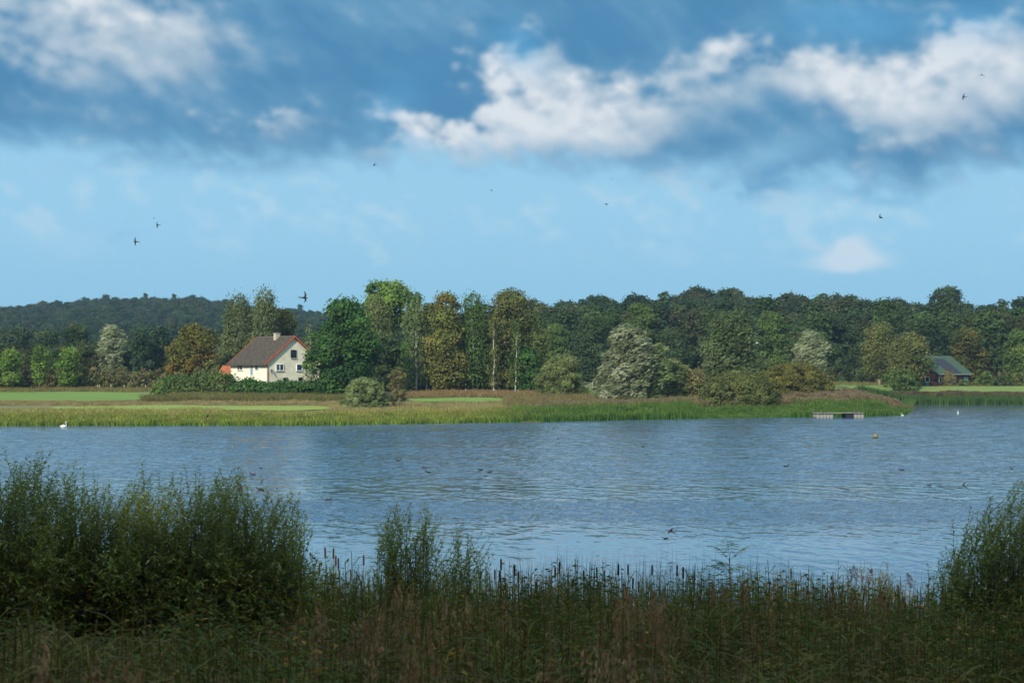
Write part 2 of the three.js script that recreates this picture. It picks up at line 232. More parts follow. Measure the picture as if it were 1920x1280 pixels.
function crown(o) {
  // o: seed, w, h, y0, prof, n (boughs), cr (bough radius), leaf [long, wide], col [colours], cover, lean, wind (0..1), rag, droop, sparse
  const r = rng(o.seed), mb = new MB(), blobs = [], P = PROFILE[o.prof], lean = o.lean || 0, wide = o.w / 2, deep = (o.depth || o.w) / 2;
  for (let i = 0; i < o.n; i++) {
    let t = r(); if (r() > 0.35 + 0.65 * P(t)) t = r();
    const f = r() * 6.2832, s = o.cr * (0.55 + 0.9 * r()), lump = (o.lump ? 0.96 : 0.82) + (o.lump ?? 0.5) * N3(Math.cos(f) * 1.3 + o.seed, t * 3.1, Math.sin(f) * 1.3 + 3), R = P(t) * lump, q = Math.sqrt(o.shell ? o.shell + (1 - o.shell) * r() : 0.12 + 0.88 * r());
    if (o.box) { const bx = (r() * 2 - 1) * (wide - s * 0.6), top = o.h * (0.86 + 0.5 * N3(bx * 0.35, o.seed, 2) + 0.25 * N3(bx * 1.1, 3, o.seed)); blobs.push([bx, o.y0 + Math.max(s * 0.6, top * Math.sqrt(r()) - s * 0.6), (r() * 2 - 1) * (deep - s * 0.6), s, r()]); continue; }
    blobs.push([Math.cos(f) * Math.max(0, R * wide - s * 0.7) * q + lean * t * o.h, o.y0 + Math.min(o.h - s * 0.6, Math.max(s * 0.6, t * o.h)), Math.sin(f) * Math.max(0, R * deep - s * 0.7) * q, s, r()]);
  }
  const [LL, LW] = o.leaf, area = LL * LW * 0.5, wind = o.wind || 0, rag = o.rag ?? 0.14, squash = o.squash ?? 0.8;
  const bump = (a, b, c) => { for (let k = 0; k < blobs.length; k++) { const e = blobs[k]; const x = a - e[0], y = (b - e[1]) / squash, z = c - e[2]; if (x * x + y * y + z * z < e[3] * e[3] * 0.5) return true; } return false; };
  for (const e of blobs) {
    const m = Math.round(o.cover * 4 * Math.PI * e[3] * e[3] * 0.8 / area), tone = mixc(o.col[Math.floor(e[4] * o.col.length * 0.9999)], o.col[Math.floor(r() * o.col.length)], 0.35), br = 0.64 + 0.64 * r();
    for (let i = 0; i < m; i++) {
      const cz = r() * 2 - 1, f = r() * 6.2832, sq = Math.sqrt(1 - cz * cz); let dx = sq * Math.cos(f), dy = cz, dz = sq * Math.sin(f);
      if (dy < -0.3 && r() < 0.5) dy = -dy;
      const far = r() < rag ? 1.05 + 0.55 * r() : 0.72 + 0.34 * r(), R = e[3] * far, x = e[0] + dx * R, y = e[1] + dy * R * squash - (o.droop || 0) * R * r(), z = e[2] + dz * R;
      if (y < o.y0 - 0.25 || bump(x, y, z)) continue;
      // face normal: outwards with jitter, long axis with the wind or hanging
      let nx = dx + 0.95 * (r() * 2 - 1), ny = dy + 0.35 + 0.95 * (r() * 2 - 1), nz = dz + 0.95 * (r() * 2 - 1), l = Math.hypot(nx, ny, nz) || 1; nx /= l; ny /= l; nz /= l;
      let ax = (r() * 2 - 1) + wind * 2.2, ay = (r() * 2 - 1) * 0.8 + wind * 0.9 - (o.droop || 0) * 3, az = r() * 2 - 1;
      const d = ax * nx + ay * ny + az * nz; ax -= d * nx; ay -= d * ny; az -= d * nz; l = Math.hypot(ax, ay, az) || 1; ax /= l; ay /= l; az /= l;
      const bx = ny * az - nz * ay, by = nz * ax - nx * az, bz = nx * ay - ny * ax, sc = 0.65 + 0.7 * r(), A = LL * 0.5 * sc, B = LW * 0.5 * sc, v = br * (0.86 + 0.28 * r()), k = [tone[0] * v, tone[1] * v, tone[2] * v];
      mb.quad([x - ax * A, y - ay * A, z - az * A], [x + bx * B - ax * A * 0.1, y + by * B - ay * A * 0.1, z + bz * B - az * A * 0.1], [x + ax * A, y + ay * A, z + az * A], [x - bx * B, y - by * B, z - bz * B], k);
    }
  }
  return { mb, blobs };
}
function trunkInto(mb, o, blobs, bark, rad, limbs, show = 1) {
  const r = rng(o.seed + 991), H = o.y0 + o.h * show, lean = o.lean || 0, path = [], n = 7;
  for (let i = 0; i <= n; i++) { const t = i / n, y = H * t; path.push([lean * Math.max(0, y - o.y0) + (r() - 0.5) * rad * 1.6 * (i ? 1 : 0), y - (i ? 0 : 0.4), (r() - 0.5) * rad * 1.6 * (i ? 1 : 0)]); }
  mb.tube(path, rad, rad * 0.18, bark, 6);
  for (let i = 0; i < limbs; i++) {
    const e = blobs[Math.floor(r() * blobs.length)], ty = Math.max(0.25 * H, Math.min(0.9 * H, e[1] - 0.25 * Math.hypot(e[0], e[2]) - 0.8)), sx = lean * Math.max(0, ty - o.y0);
    mb.tube([[sx, ty, 0], [lerp(sx, e[0], 0.5), lerp(ty, e[1], 0.38), e[2] * 0.5], [e[0], e[1], e[2]]], rad * 0.42 * (1 - 0.6 * ty / H), rad * 0.08, bark, 4);
  }
}
const BK = [0.085, 0.07, 0.052], WHITE = [0.52, 0.5, 0.45], GREYB = [0.2, 0.18, 0.15];
const C = {
  oak: [[0.030, 0.080, 0.018], [0.042, 0.100, 0.022], [0.024, 0.066, 0.018], [0.055, 0.110, 0.028]],
  dark: [[0.034, 0.062, 0.026], [0.045, 0.074, 0.03], [0.028, 0.052, 0.026], [0.055, 0.075, 0.033]],
  bluish: [[0.034, 0.062, 0.036], [0.046, 0.074, 0.042], [0.028, 0.05, 0.034]],
  mid: [[0.060, 0.105, 0.028], [0.076, 0.118, 0.034], [0.048, 0.088, 0.026], [0.092, 0.125, 0.038]],
  olive: [[0.105, 0.118, 0.04], [0.125, 0.128, 0.045], [0.085, 0.1, 0.034], [0.07, 0.094, 0.03]],
  fresh: [[0.09, 0.165, 0.03], [0.115, 0.185, 0.036], [0.07, 0.135, 0.026], [0.135, 0.19, 0.05]],
  birch: [[0.082, 0.112, 0.048], [0.1, 0.128, 0.056], [0.066, 0.094, 0.04], [0.12, 0.138, 0.064]],
  autumn: [[0.1, 0.1, 0.02], [0.115, 0.1, 0.022], [0.07, 0.088, 0.018], [0.125, 0.08, 0.02], [0.11, 0.112, 0.024]],
  orange: [[0.16, 0.105, 0.03], [0.18, 0.09, 0.025], [0.12, 0.1, 0.03], [0.1, 0.09, 0.03]],
  yellow: [[0.13, 0.132, 0.036], [0.115, 0.125, 0.036], [0.09, 0.112, 0.032], [0.15, 0.128, 0.042]],
  silver: [[0.19, 0.225, 0.15], [0.15, 0.18, 0.11], [0.24, 0.265, 0.195], [0.115, 0.145, 0.08]],
  silverg: [[0.15, 0.195, 0.09], [0.115, 0.16, 0.065], [0.19, 0.23, 0.12], [0.09, 0.13, 0.05]],
  willow: [[0.12, 0.155, 0.06], [0.1, 0.13, 0.048], [0.15, 0.175, 0.075], [0.085, 0.11, 0.042]],
  brown: [[0.135, 0.12, 0.06], [0.115, 0.112, 0.05], [0.16, 0.135, 0.072], [0.1, 0.11, 0.045]],
  dome: [[0.078, 0.1, 0.034], [0.095, 0.112, 0.04], [0.065, 0.085, 0.03], [0.11, 0.12, 0.05]],
  ochre: [[0.092, 0.094, 0.026], [0.108, 0.102, 0.03], [0.072, 0.08, 0.024]],
  deep: [[0.06, 0.092, 0.036], [0.078, 0.11, 0.05], [0.115, 0.145, 0.075], [0.048, 0.074, 0.028]],
  bronze: [[0.06, 0.072, 0.018], [0.078, 0.08, 0.02], [0.048, 0.062, 0.016], [0.09, 0.08, 0.022]],
  golden: [[0.125, 0.12, 0.03], [0.1, 0.105, 0.026], [0.145, 0.125, 0.034], [0.075, 0.09, 0.022]],
};
const KIND = {                                             // name, category, profile, boughs, bough radius (share of the width), leaf, colours ...
  oak: ['oak_tree', 'tree', { prof: 'oak', n: 85, k: 0.125, leaf: [0.42, 0.34], cover: 1.0, rag: 0.12 }, BK, 0.42],
  round: ['round_tree', 'tree', { prof: 'round', n: 75, k: 0.13, leaf: [0.42, 0.34], cover: 1.0, rag: 0.14 }, BK, 0.3],
  egg: ['broadleaf_tree', 'tree', { prof: 'egg', n: 70, k: 0.14, leaf: [0.42, 0.32], cover: 0.95, rag: 0.18 }, BK, 0.3],
  open: ['open_tree', 'tree', { prof: 'egg', n: 36, k: 0.14, leaf: [0.42, 0.34], cover: 1.05, rag: 0.16 }, BK, 0.3],
  birch: ['birch_tree', 'tree', { prof: 'birch', n: 66, k: 0.15, leaf: [0.44, 0.2], cover: 0.72, rag: 0.3, droop: 0.5, squash: 1.1 }, WHITE, 0.15],
  poplar: ['poplar_tree', 'tree', { prof: 'poplar', n: 100, k: 0.14, leaf: [0.38, 0.28], cover: 0.9, rag: 0.24 }, BK, 0.28],
  willow: ['willow_tree', 'tree', { prof: 'egg', n: 84, k: 0.12, leaf: [0.7, 0.17], cover: 0.95, rag: 0.3, wind: 0.8 }, GREYB, 0.3],
  young: ['young_tree', 'tree', { prof: 'egg', n: 30, k: 0.19, leaf: [0.36, 0.24], cover: 0.8, rag: 0.42, wind: 0.3 }, BK, 0.1],
  bush: ['bush', 'bush', { prof: 'dome', n: 90, k: 0.1, leaf: [0.36, 0.24], cover: 1.0, rag: 0.2 }, BK, 0.08],
  wbush: ['willow_bush', 'bush', { prof: 'dome', n: 110, k: 0.095, leaf: [0.42, 0.12], cover: 1.0, rag: 0.14, wind: 0.6 }, GREYB, 0.08],
  spruce: ['spruce_tree', 'tree', { prof: 'cone', n: 60, k: 0.13, leaf: [0.6, 0.22], cover: 0.9, rag: 0.3, droop: 0.25 }, BK, 0.25],
};
let treeSeed = 100;
function tree(kind, px, top, width, d, low, colors, label, extra = {}) {
  // px: middle, top: row of the top, width: in photograph pixels, d: distance, low: share of the height below the crown
  const [name, cat, preset, bark, rad] = KIND[kind], pos = onGround(px, d); if (extra.base) pos[1] = extra.base;
  const H = EYE + (HY - top) / F * d - pos[1], w = width * (preset.prof === 'dome' && !extra.box ? 1.18 : 1) / F * d, y0 = H * low, seed = treeSeed += 7;
  const o = { seed, w, h: H - y0, y0, col: C[colors], ...preset, ...extra };
  o.cr = (extra.k || preset.k) * Math.min(w, (H - y0) * 1.3) * (extra.crk || 1);
  const t = thing(extra.name || name, label, extra.cat || cat, pos, extra.group), { mb, blobs } = crown(o), tb = new MB();
  trunkInto(tb, o, blobs, extra.bark || bark, extra.rad || Math.min(rad, H * 0.03), extra.limbs ?? Math.min(22, o.n >> 2), extra.show ?? 0.8);
  if (extra.stems) for (const [sx, sz] of extra.stems) tb.tube([[sx, -0.3, sz], [sx * 1.1 + 0.15, H * 0.4, sz], [sx * 1.3, H * 0.75, sz], [sx * 1.2 + 0.3, H * 0.92, sz]], 0.17, 0.04, extra.bark || bark, 6);
  tb.build(cat === 'bush' ? 'branches' : 'trunk', BARK, t);
  mb.build('crown', LEAF, t);
  return t;
}

// ---- left of the house
tree('young', 20, 657, 50, 296, 0.16, 'fresh', 'small bright green young tree at the left edge of the photo, on the meadow border');
tree('young', 73, 650, 44, 296, 0.16, 'fresh', 'small bright green young tree, middle one of three on the left meadow');
tree('young', 128, 653, 50, 296, 0.14, 'fresh', 'bright green young tree with wispy top, rightmost of three on the left meadow');
tree('egg', 28, 617, 110, 372, 0.05, 'bluish', 'dark blue green tree at the far left behind the first young tree', { crk: 0.9 });
tree('egg', 88, 624, 70, 380, 0.05, 'dark', 'grey green tree between the far left tree and the broad dark tree');
tree('round', 142, 608, 92, 370, 0.05, 'dark', 'broad dark green tree behind the rightmost young tree on the left', { crk: 0.9 });
tree('willow', 207, 612, 64, 350, 0.05, 'silver', 'silvery white willow tree in front of the wooded hill on the left');
tree('egg', 262, 618, 56, 348, 0.05, 'bluish', 'dark grey green tree between the silvery willow and the autumn chestnut');
tree('egg', 300, 614, 60, 356, 0.05, 'bluish', 'dark blue green tree half hidden behind the autumn chestnut');
tree('round', 360, 613, 120, 302, 0.03, 'autumn', 'round chestnut tree in orange and gold autumn leaf left of the white house', { name: 'chestnut_tree', n: 120, crk: 0.72, rad: 0.35 });
tree('birch', 446, 562, 104, 316, 0.06, 'birch', 'grey green birch with white stem behind the left end of the house roof', { lean: 0.01, n: 95, cover: 0.85 });
tree('birch', 488, 548, 80, 312, 0.1, 'birch', 'tallest birch behind the house roof, with its top bent to the right', { lean: 0.06, n: 80, cover: 0.85 });
tree('round', 532, 582, 80, 318, 0.1, 'golden', 'rounded orange brown autumn tree behind the gable of the white house');
// ---- the group right of the house
tree('oak', 648, 566, 146, 268, 0.03, 'oak', 'large dense dark green oak right of the white house', { n: 150, crk: 0.9, rad: 0.5 });
tree('birch', 584, 612, 40, 271, 0.16, 'birch', 'small drooping birch with thin leaves in front of the right end of the gable', { n: 40, lean: -0.03, cover: 0.5, rad: 0.13 });
tree('birch', 706, 563, 92, 296, 0.12, 'willow', 'grey green drooping birch between the oak and the tall open ash', { n: 84 });
tree('open', 726, 531, 122, 304, 0.5, 'fresh', 'tall ash with open yellow green crown rising above the oak', { name: 'ash_tree', n: 40, crk: 0.92, rad: 0.34 });
tree('open', 782, 550, 40, 306, 0.6, 'mid', 'small round green tree top just right of the tall open ash', { n: 16, crk: 1.4, name: 'ash_tree' });
tree('birch', 780, 572, 100, 285, 0.1, 'birch', 'birch with bare white forked trunk standing right of the oak', { n: 64, cover: 0.42, show: 0.93, rad: 0.17, limbs: 26 });
tree('egg', 770, 640, 110, 292, 0.02, 'oak', 'low dark green tree filling the space under the white trunked birch', { n: 60 });
tree('poplar', 838, 555, 100, 284, 0.06, 'yellow', 'tall poplar turning yellow with a brown trunk, left of the dark slender birch', { show: 0.9, bark: [0.24, 0.16, 0.07] });
tree('birch', 886, 557, 92, 286, 0.08, 'mid', 'slender dark green birch with one straight white trunk, right of the yellow poplar', { show: 0.86, rad: 0.16, cover: 0.66 });
tree('poplar', 955, 553, 138, 288, 0.04, 'olive', 'broad olive green poplar at the right end of the tall group', { n: 125, crk: 0.85, lean: 0.02 });
tree('birch', 926, 590, 44, 283, 0.1, 'olive', 'small birch with white trunk in front of the broad olive poplar', { n: 34, cover: 0.45, show: 0.8, rad: 0.14 });
tree('birch', 966, 600, 44, 282, 0.1, 'mid', 'white stemmed birch leaning right in front of the broad olive poplar', { n: 34, cover: 0.45, show: 0.8, rad: 0.13, lean: 0.03 });
tree('egg', 868, 655, 96, 290, 0.02, 'mid', 'low leafy tree under the yellow poplar and the slender birch', { n: 55 });
tree('egg', 985, 655, 90, 284, 0.02, 'oak', 'low dark green tree at the foot of the broad olive poplar', { n: 55 });
tree('wbush', 1052, 670, 104, 272, 0.02, 'willow', 'rounded olive willow bush beside the grass gap, right of the tall tree group', { wind: 0.4 });
tree('egg', 686, 580, 100, 312, 0.04, 'dark', 'dark tree filling the gap behind the oak and the drooping birch', { n: 60 });
tree('egg', 812, 574, 104, 310, 0.04, 'mid', 'green tree between the white trunked birch and the yellow poplar, set back', { n: 60 });
tree('egg', 905, 574, 110, 312, 0.04, 'dark', 'dark tree set back behind the slender birch and the olive poplar', { n: 60 });
tree('egg', 1004, 592, 90, 316, 0.04, 'mid', 'green tree set back behind the right flank of the olive poplar', { n: 60 });
tree('egg', 716, 628, 90, 290, 0.0, 'dark', 'low dark leafy tree between the oak and the white trunked birch', { n: 60 });
tree('egg', 820, 640, 84, 289, 0.0, 'mid', 'low green tree at the foot of the trees left of the yellow poplar', { n: 60 });
tree('egg', 925, 636, 84, 289, 0.0, 'dark', 'low dark tree between the slender birch and the olive poplar', { n: 60 });
// ---- middle and right
tree('egg', 1042, 610, 70, 380, 0.05, 'mid', 'green tree behind the rounded olive willow bush');
tree('egg', 1112, 597, 98, 372, 0.05, 'dark', 'dark broad tree behind the grass gap in the middle of the far bank');
tree('round', 1196, 573, 100, 392, 0.15, 'mid', 'green domed tree rising behind the large silvery willow');
tree('egg', 1262, 618, 84, 380, 0.05, 'dark', 'dark green tree between the domed tree and the leaning poplar willow');
tree('willow', 1172, 617, 128, 254, 0.0, 'silver', 'large silvery willow bending right at the edge of the reeds', { n: 190, crk: 0.8, lean: 0.05, prof: 'oak', col: C.silver.map((q) => q.map((v) => v * 0.86)) });
tree('willow', 1228, 648, 64, 256, 0.0, 'silverg', 'grey green willow on the right flank of the large silvery willow', { lean: 0.08 });
tree('wbush', 1262, 676, 90, 262, 0.0, 'willow', 'olive willow bush between the silvery willow and the domed bushes');
tree('bush', 1300, 696, 72, 262, 0.0, 'brown', 'brownish bush left of the two large domed bushes');
tree('willow', 1374, 592, 132, 282, 0.04, 'deep', 'big green poplar willow standing behind the domed bushes', { n: 140, crk: 0.9, wind: 0.5, leaf: [0.5, 0.24], cover: 0.85 });
tree('egg', 1450, 588, 84, 372, 0.05, 'mid', 'green tree just right of the big poplar willow, at the wood edge');
tree('willow', 1518, 622, 82, 330, 0.04, 'silver', 'pale silvery willow right of the big green poplar willow', { crk: 0.95, n: 95 });
tree('bush', 1388, 697, 146, 236, 0.0, 'dome', 'large domed dark green bush at the shore, front one of two', { n: 430, crk: 0.85, rag: 0.08, lump: 0.08, shell: 0.6, leaf: [0.26, 0.18] });
tree('bush', 1488, 682, 144, 262, 0.0, 'ochre', 'large domed golden olive bush behind the dark green one', { n: 430, crk: 0.85, rag: 0.08, lump: 0.08, shell: 0.6, leaf: [0.26, 0.18] });
tree('wbush', 684, 709, 82, 234, 0.0, 'silverg', 'low domed willow bush with windswept leaves on the meadow by the reeds', { n: 280, crk: 0.8, cover: 0.95, lump: 0.08, shell: 0.55, rag: 0.1, leaf: [0.34, 0.1] });
tree('wbush', 746, 689, 46, 236, 0.0, 'brown', 'taller brownish willow bush right beside the low domed one', { n: 60, cover: 0.75, prof: 'egg' });
tree('egg', 1600, 668, 90, 378, 0.0, 'dark', 'low dark tree left of the thin trunked tree by the cottage', { n: 40 });
tree('egg', 1650, 611, 84, 366, 0.16, 'olive', 'yellow olive tree with a thin pale trunk left of the cottage', { bark: [0.3, 0.27, 0.2], show: 0.75 });
tree('round', 1706, 632, 104, 349, 0.06, 'olive', 'broad olive brown tree leaning over the left end of the cottage', { n: 90 });
tree('bush', 1690, 692, 82, 345, 0.0, 'mid', 'dense green bush in front of the broad tree, left of the cottage', { n: 100 });
tree('round', 1818, 620, 94, 380, 0.08, 'bronze', 'dark golden green chestnut tree behind the cottage roof', { name: 'chestnut_tree', n: 90, crk: 0.8 });
tree('birch', 1868, 590, 78, 420, 0.1, 'birch', 'pale green birch at the wood edge right of the chestnut behind the cottage');
tree('round', 1912, 622, 84, 366, 0.05, 'mid', 'green tree at the right edge of the photo beyond the cottage');
tree('round', 1780, 541, 96, 560, 0.35, 'dark', 'tallest broad tree breaking the skyline above the cottage', { leaf: [0.7, 0.5], base: 12 });
tree('bush', 1778, 697, 22, 354, 0.0, 'brown', 'narrow brownish bush before the front wall of the cottage', { n: 40, k: 0.2, prof: 'egg' });
tree('bush', 1808, 711, 34, 350, 0.0, 'mid', 'low green bush under the right window of the cottage', { n: 40 });
tree('bush', 1850, 697, 46, 354, 0.0, 'mid', 'green bush at the right end of the cottage');
tree('bush', 1880, 706, 42, 352, 0.0, 'dark', 'dark bush second to the right of the cottage', { n: 60 });
tree('bush', 1914, 700, 50, 354, 0.0, 'olive', 'olive bush at the right edge beyond the cottage', { n: 60 });
// hedges by the house
tree('bush', 365, 699, 150, 274, 0.0, 'mid', 'loose hedge of mixed bushes left of the main hedge', { name: 'hedge', cat: 'hedge', depth: 3.4, n: 170, k: 0.22, box: true });
tree('bush', 520, 712, 178, 271, 0.0, 'oak', 'long dense dark green hedge in front of the white house', { name: 'hedge', cat: 'hedge', depth: 3.4, n: 230, k: 0.2, box: true });
tree('bush', 395, 676, 46, 280, 0.0, 'olive', 'olive bush between the autumn chestnut and the orange roofed shed', { n: 60 });

// ---------------------------------------------------------------- the far wood and scrub, read as masses
function variant(seed, kind, w, h, leaf, n, low, cover = 0.85) { const pr = KIND[kind][2], o = { seed, w, h: h * (1 - low), y0: h * low, ...pr, col: [[0.8, 0.8, 0.8], [1, 1, 1], [1.1, 1.05, 0.85], [0.9, 1, 1]], n, leaf, cover, cr: pr.k * w * 1.15 }; const { mb, blobs } = crown(o); trunkInto(mb, o, blobs, [1.4, 1.1, 0.9], 0.3, 4, 0.75); return mb.geo(); }
const woodVar = [variant(1, 'round', 10, 16, [0.6, 0.48], 60, 0.12), variant(2, 'egg', 9, 17, [0.6, 0.46], 60, 0.12), variant(3, 'oak', 11, 15, [0.6, 0.48], 70, 0.1), variant(4, 'poplar', 8.5, 17, [0.6, 0.46], 60, 0.1), variant(5, 'spruce', 6, 19, [1.1, 0.45], 46, 0.05)];
function scatter(name, label, category, geos, mat, spots) {  // spots: [variant, x, y, z, turn, sx, sy, sz, [r,g,b]]; one named group of instanced copies
  const root = new THREE.Group(); root.name = numbered(name); tag(root, label, category, null, 'stuff'); scene.add(root);
  const q = new THREE.Quaternion(), m = new THREE.Matrix4(), Y = new THREE.Vector3(0, 1, 0);
  geos.forEach((g, v) => {
    const mine = spots.filter((s) => s[0] === v); if (!mine.length) return;
    const im = new THREE.InstancedMesh(g, mat, mine.length); im.name = name + '_growth'; im.userData.kind = 'stuff'; im.castShadow = im.receiveShadow = true;
    mine.forEach((s, i) => { im.setMatrixAt(i, m.compose(new THREE.Vector3(s[1], s[2], s[3]), q.setFromAxisAngle(Y, s[4]), new THREE.Vector3(s[5], s[6], s[7]))); im.setColorAt(i, col(...s[8])); });
    root.add(im);
  });
  return root;
}
{
  const r = rng(31), A = [], B = [];
  const tone = (list) => { const a = list[Math.floor(r() * list.length)], v = 0.75 + 0.5 * r(); return [a[0] * v, a[1] * v, a[2] * v]; };
  const lt = [[0.026, 0.054, 0.02], [0.034, 0.064, 0.021], [0.048, 0.06, 0.021], [0.024, 0.047, 0.022]], rt = [[0.034, 0.06, 0.023], [0.042, 0.07, 0.025], [0.056, 0.072, 0.028], [0.028, 0.05, 0.025], [0.058, 0.064, 0.029], [0.037, 0.066, 0.022]];
  for (let d = 640; d < 1330; d += 7.5) for (let px = -330; px < 1010; px += 7.5 / d * F) {
    const p2 = px + (r() - 0.5) * 8 / d * F, dd = d + (r() - 0.5) * 7, x = (p2 - 960) / F * dd, y = ground(x, -dd), s = 0.85 + 0.3 * r(), v = p2 > 760 && p2 < 850 ? 4 : r() < 0.05 ? 4 : Math.floor(r() * 4);
    A.push([v, x, y - 1.5, -dd, r() * 6.28, s * 1.15, s * (0.85 + 0.14 * r()), s * 1.15, tone(lt)]);
  }
  for (let d = 396; d < 720; d += 6.2) for (let px = 640; px < 2300; px += 6.2 / d * F) {
    if (d < 420 && px > 1560 && px < 1600) continue;
    const p2 = px + (r() - 0.5) * 7 / d * F, dd = d + (r() - 0.5) * 6; if (p2 < 1000 && dd < 520) continue;
    const x = (p2 - 960) / F * dd, y = ground(x, -dd), s = 0.72 + 0.45 * r(), v = p2 > 1850 && dd > 560 && r() < 0.5 ? 4 : r() < 0.03 ? 4 : Math.floor(r() * 4);
    B.push([v, x, y - 1.2, -dd, r() * 6.28, s * 1.12, s * (0.8 + 0.2 * r()), s * 1.12, tone(rt)]);
  }
  const C2 = []; for (let px = -300; px < 470; px += 6) for (const d of [352, 366, 384]) { const dd = d + r() * 10, p2 = px + r() * 8, x = (p2 - 960) / F * dd, s = 0.32 + 0.22 * r(); C2.push([Math.floor(r() * 4), x, ground(x, -dd) - 0.4, -dd, r() * 6.28, s * 1.2, s, s * 1.2, tone(rt)]); }
  scatter('wooded_hill', 'far hill on the left covered by blue green woodland', 'forest', woodVar, LEAF, A);
  scatter('wood', 'dark green wood covering the ridge on the right half of the skyline', 'forest', woodVar, LEAF, B);
  scatter('tree_belt', 'low belt of dark trees at the foot of the left hill', 'trees', woodVar, LEAF, C2);
  // added wood, unseen behind the viewpoint, placed to shade the near bank
  const D = []; for (let z = 17; z < 27; z += 4.5) for (let x = -52; x < 2; x += 4.5) { const s = 1.45 + 0.2 * r(); D.push([Math.floor(r() * 4), x + r() * 3, 3, z + r() * 3, r() * 6.28, s * 0.85, s, s * 0.85, tone(rt)]); }
  scatter('added_shade_wood', 'added tall wood, unseen behind the viewpoint, shading the near bank', 'trees', woodVar, LEAF, D);
  // scrub along the left meadow and in the middle
  const bushVar = [variant(11, 'bush', 3.4, 2.4, [0.42, 0.24], 40, 0.0, 0.9), variant(12, 'bush', 2.6, 3.0, [0.42, 0.24], 34, 0.0, 0.8), variant(13, 'wbush', 3.2, 2.6, [0.5, 0.18], 40, 0.0, 0.9)], S = [];
  const st = [[0.105, 0.105, 0.05], [0.088, 0.096, 0.042], [0.13, 0.11, 0.06], [0.085, 0.1, 0.034], [0.11, 0.09, 0.05]];
  for (let i = 0; i < 420; i++) { const d = 297 + 40 * r(), px = -260 + 720 * r(), x = (px - 960) / F * d, s = 0.75 + 0.6 * r(); S.push([Math.floor(r() * 3), x, ground(x, -d) - 0.2, -d, r() * 6.28, s, s * 0.95, s, tone(st)]); }
  for (let i = 0; i < 160; i++) { const d = 300 + 60 * r(), px = 1010 + 510 * r(), x = (px - 960) / F * d, s = 0.8 + 0.6 * r(); if (px > 1080 && px < 1140) continue; S.push([Math.floor(r() * 3), x, ground(x, -d) - 0.2, -d, r() * 6.28, s, s, s, tone(st)]); }
  for (let i = 0; i < 60; i++) { const d = 384 + 12 * r(), px = 1540 + 420 * r(), x = (px - 960) / F * d, s = 0.8 + 0.6 * r(); S.push([Math.floor(r() * 3), x, ground(x, -d) - 0.2, -d, r() * 6.28, s, s, s, tone(st)]); }
  scatter('scrub', 'olive brown scrub along the meadow edge', 'scrub', bushVar, LEAF, S);
}

// ---------------------------------------------------------------- procedural surface textures
function noiseTex(S, f, srgb = true) { const a = new Uint8Array(S * S * 4); for (let y = 0; y < S; y++) for (let x = 0; x < S; x++) { const k = f(x / S, y / S, x, y), o = (y * S + x) * 4; a[o] = clamp(k[0], 0, 255); a[o + 1] = clamp(k[1], 0, 255); a[o + 2] = clamp(k[2], 0, 255); a[o + 3] = 255; } const t = new THREE.DataTexture(a, S, S); t.wrapS = t.wrapT = THREE.RepeatWrapping; t.magFilter = THREE.LinearFilter; if (srgb) t.colorSpace = THREE.SRGBColorSpace; t.needsUpdate = true; return t; }
const roofTex = noiseTex(512, (u, v, x, y) => { const n = fbm(u * 9, v * 9, 1, 4), m = N3(x * 0.21, Math.floor(y / 14) * 3.3, 2), l = N3(u * 40, v * 40, 7) > 0.42 ? 1 : 0, row = (y % 14) < 2 ? -22 : 0, b = 56 + 40 * n + 24 * m + row; return [b + 12 + 50 * l, b + 3 + 47 * l, b - 9 + 36 * l]; });
const wallTex = noiseTex(256, (u, v, x, y) => { const n = fbm(u * 5, v * 5, 4, 4), b = 226 + 16 * n; return [b + 8, b, b - 20]; });
const cladTex = noiseTex(512, (u, v, x, y) => { const n = fbm(u * 7, v * 7, 9, 4), r = Math.floor(y / 32), j = (y % 32 < 2 ? -26 : 0) + ((x + (r % 2) * 32) % 64 < 1 ? -14 : 0) + 10 * N3(r * 1.7, Math.floor((x + (r % 2) * 32) / 64) * 2.3, 5), b = 222 + 22 * n + j; return [b + 2, b - 2, b - 26]; });
const brickTex = noiseTex(256, (u, v, x, y) => { const r = Math.floor(y / 8), q = Math.floor((x + (r % 2) * 8) / 16), m = (y % 8 < 1 || (x + (r % 2) * 8) % 16 < 1) ? 1 : 0, n = N3(r * 2.1, q * 3.7, 3) * 22; return m ? [140, 112, 98] : [122 + n, 70 + n * 0.5, 60 + n * 0.4]; });
const std = (color, roughness = 0.8, extra = {}) => new THREE.MeshStandardMaterial({ color, roughness, ...extra });
function boxUV(w, h, d, tile = 1) { const g = new THREE.BoxGeometry(w, h, d), p = g.attributes.position, n = g.attributes.normal, u = g.attributes.uv; for (let i = 0; i < p.count; i++) { const X = Math.abs(n.getX(i)) > 0.5, Y = Math.abs(n.getY(i)) > 0.5; u.setXY(i, (X ? p.getZ(i) : p.getX(i)) / tile, (Y ? p.getZ(i) : p.getY(i)) / tile); } return g; }
const boxAt = (w, h, d, x, y, z, tile) => boxUV(w, h, d, tile).translate(x, y, z);
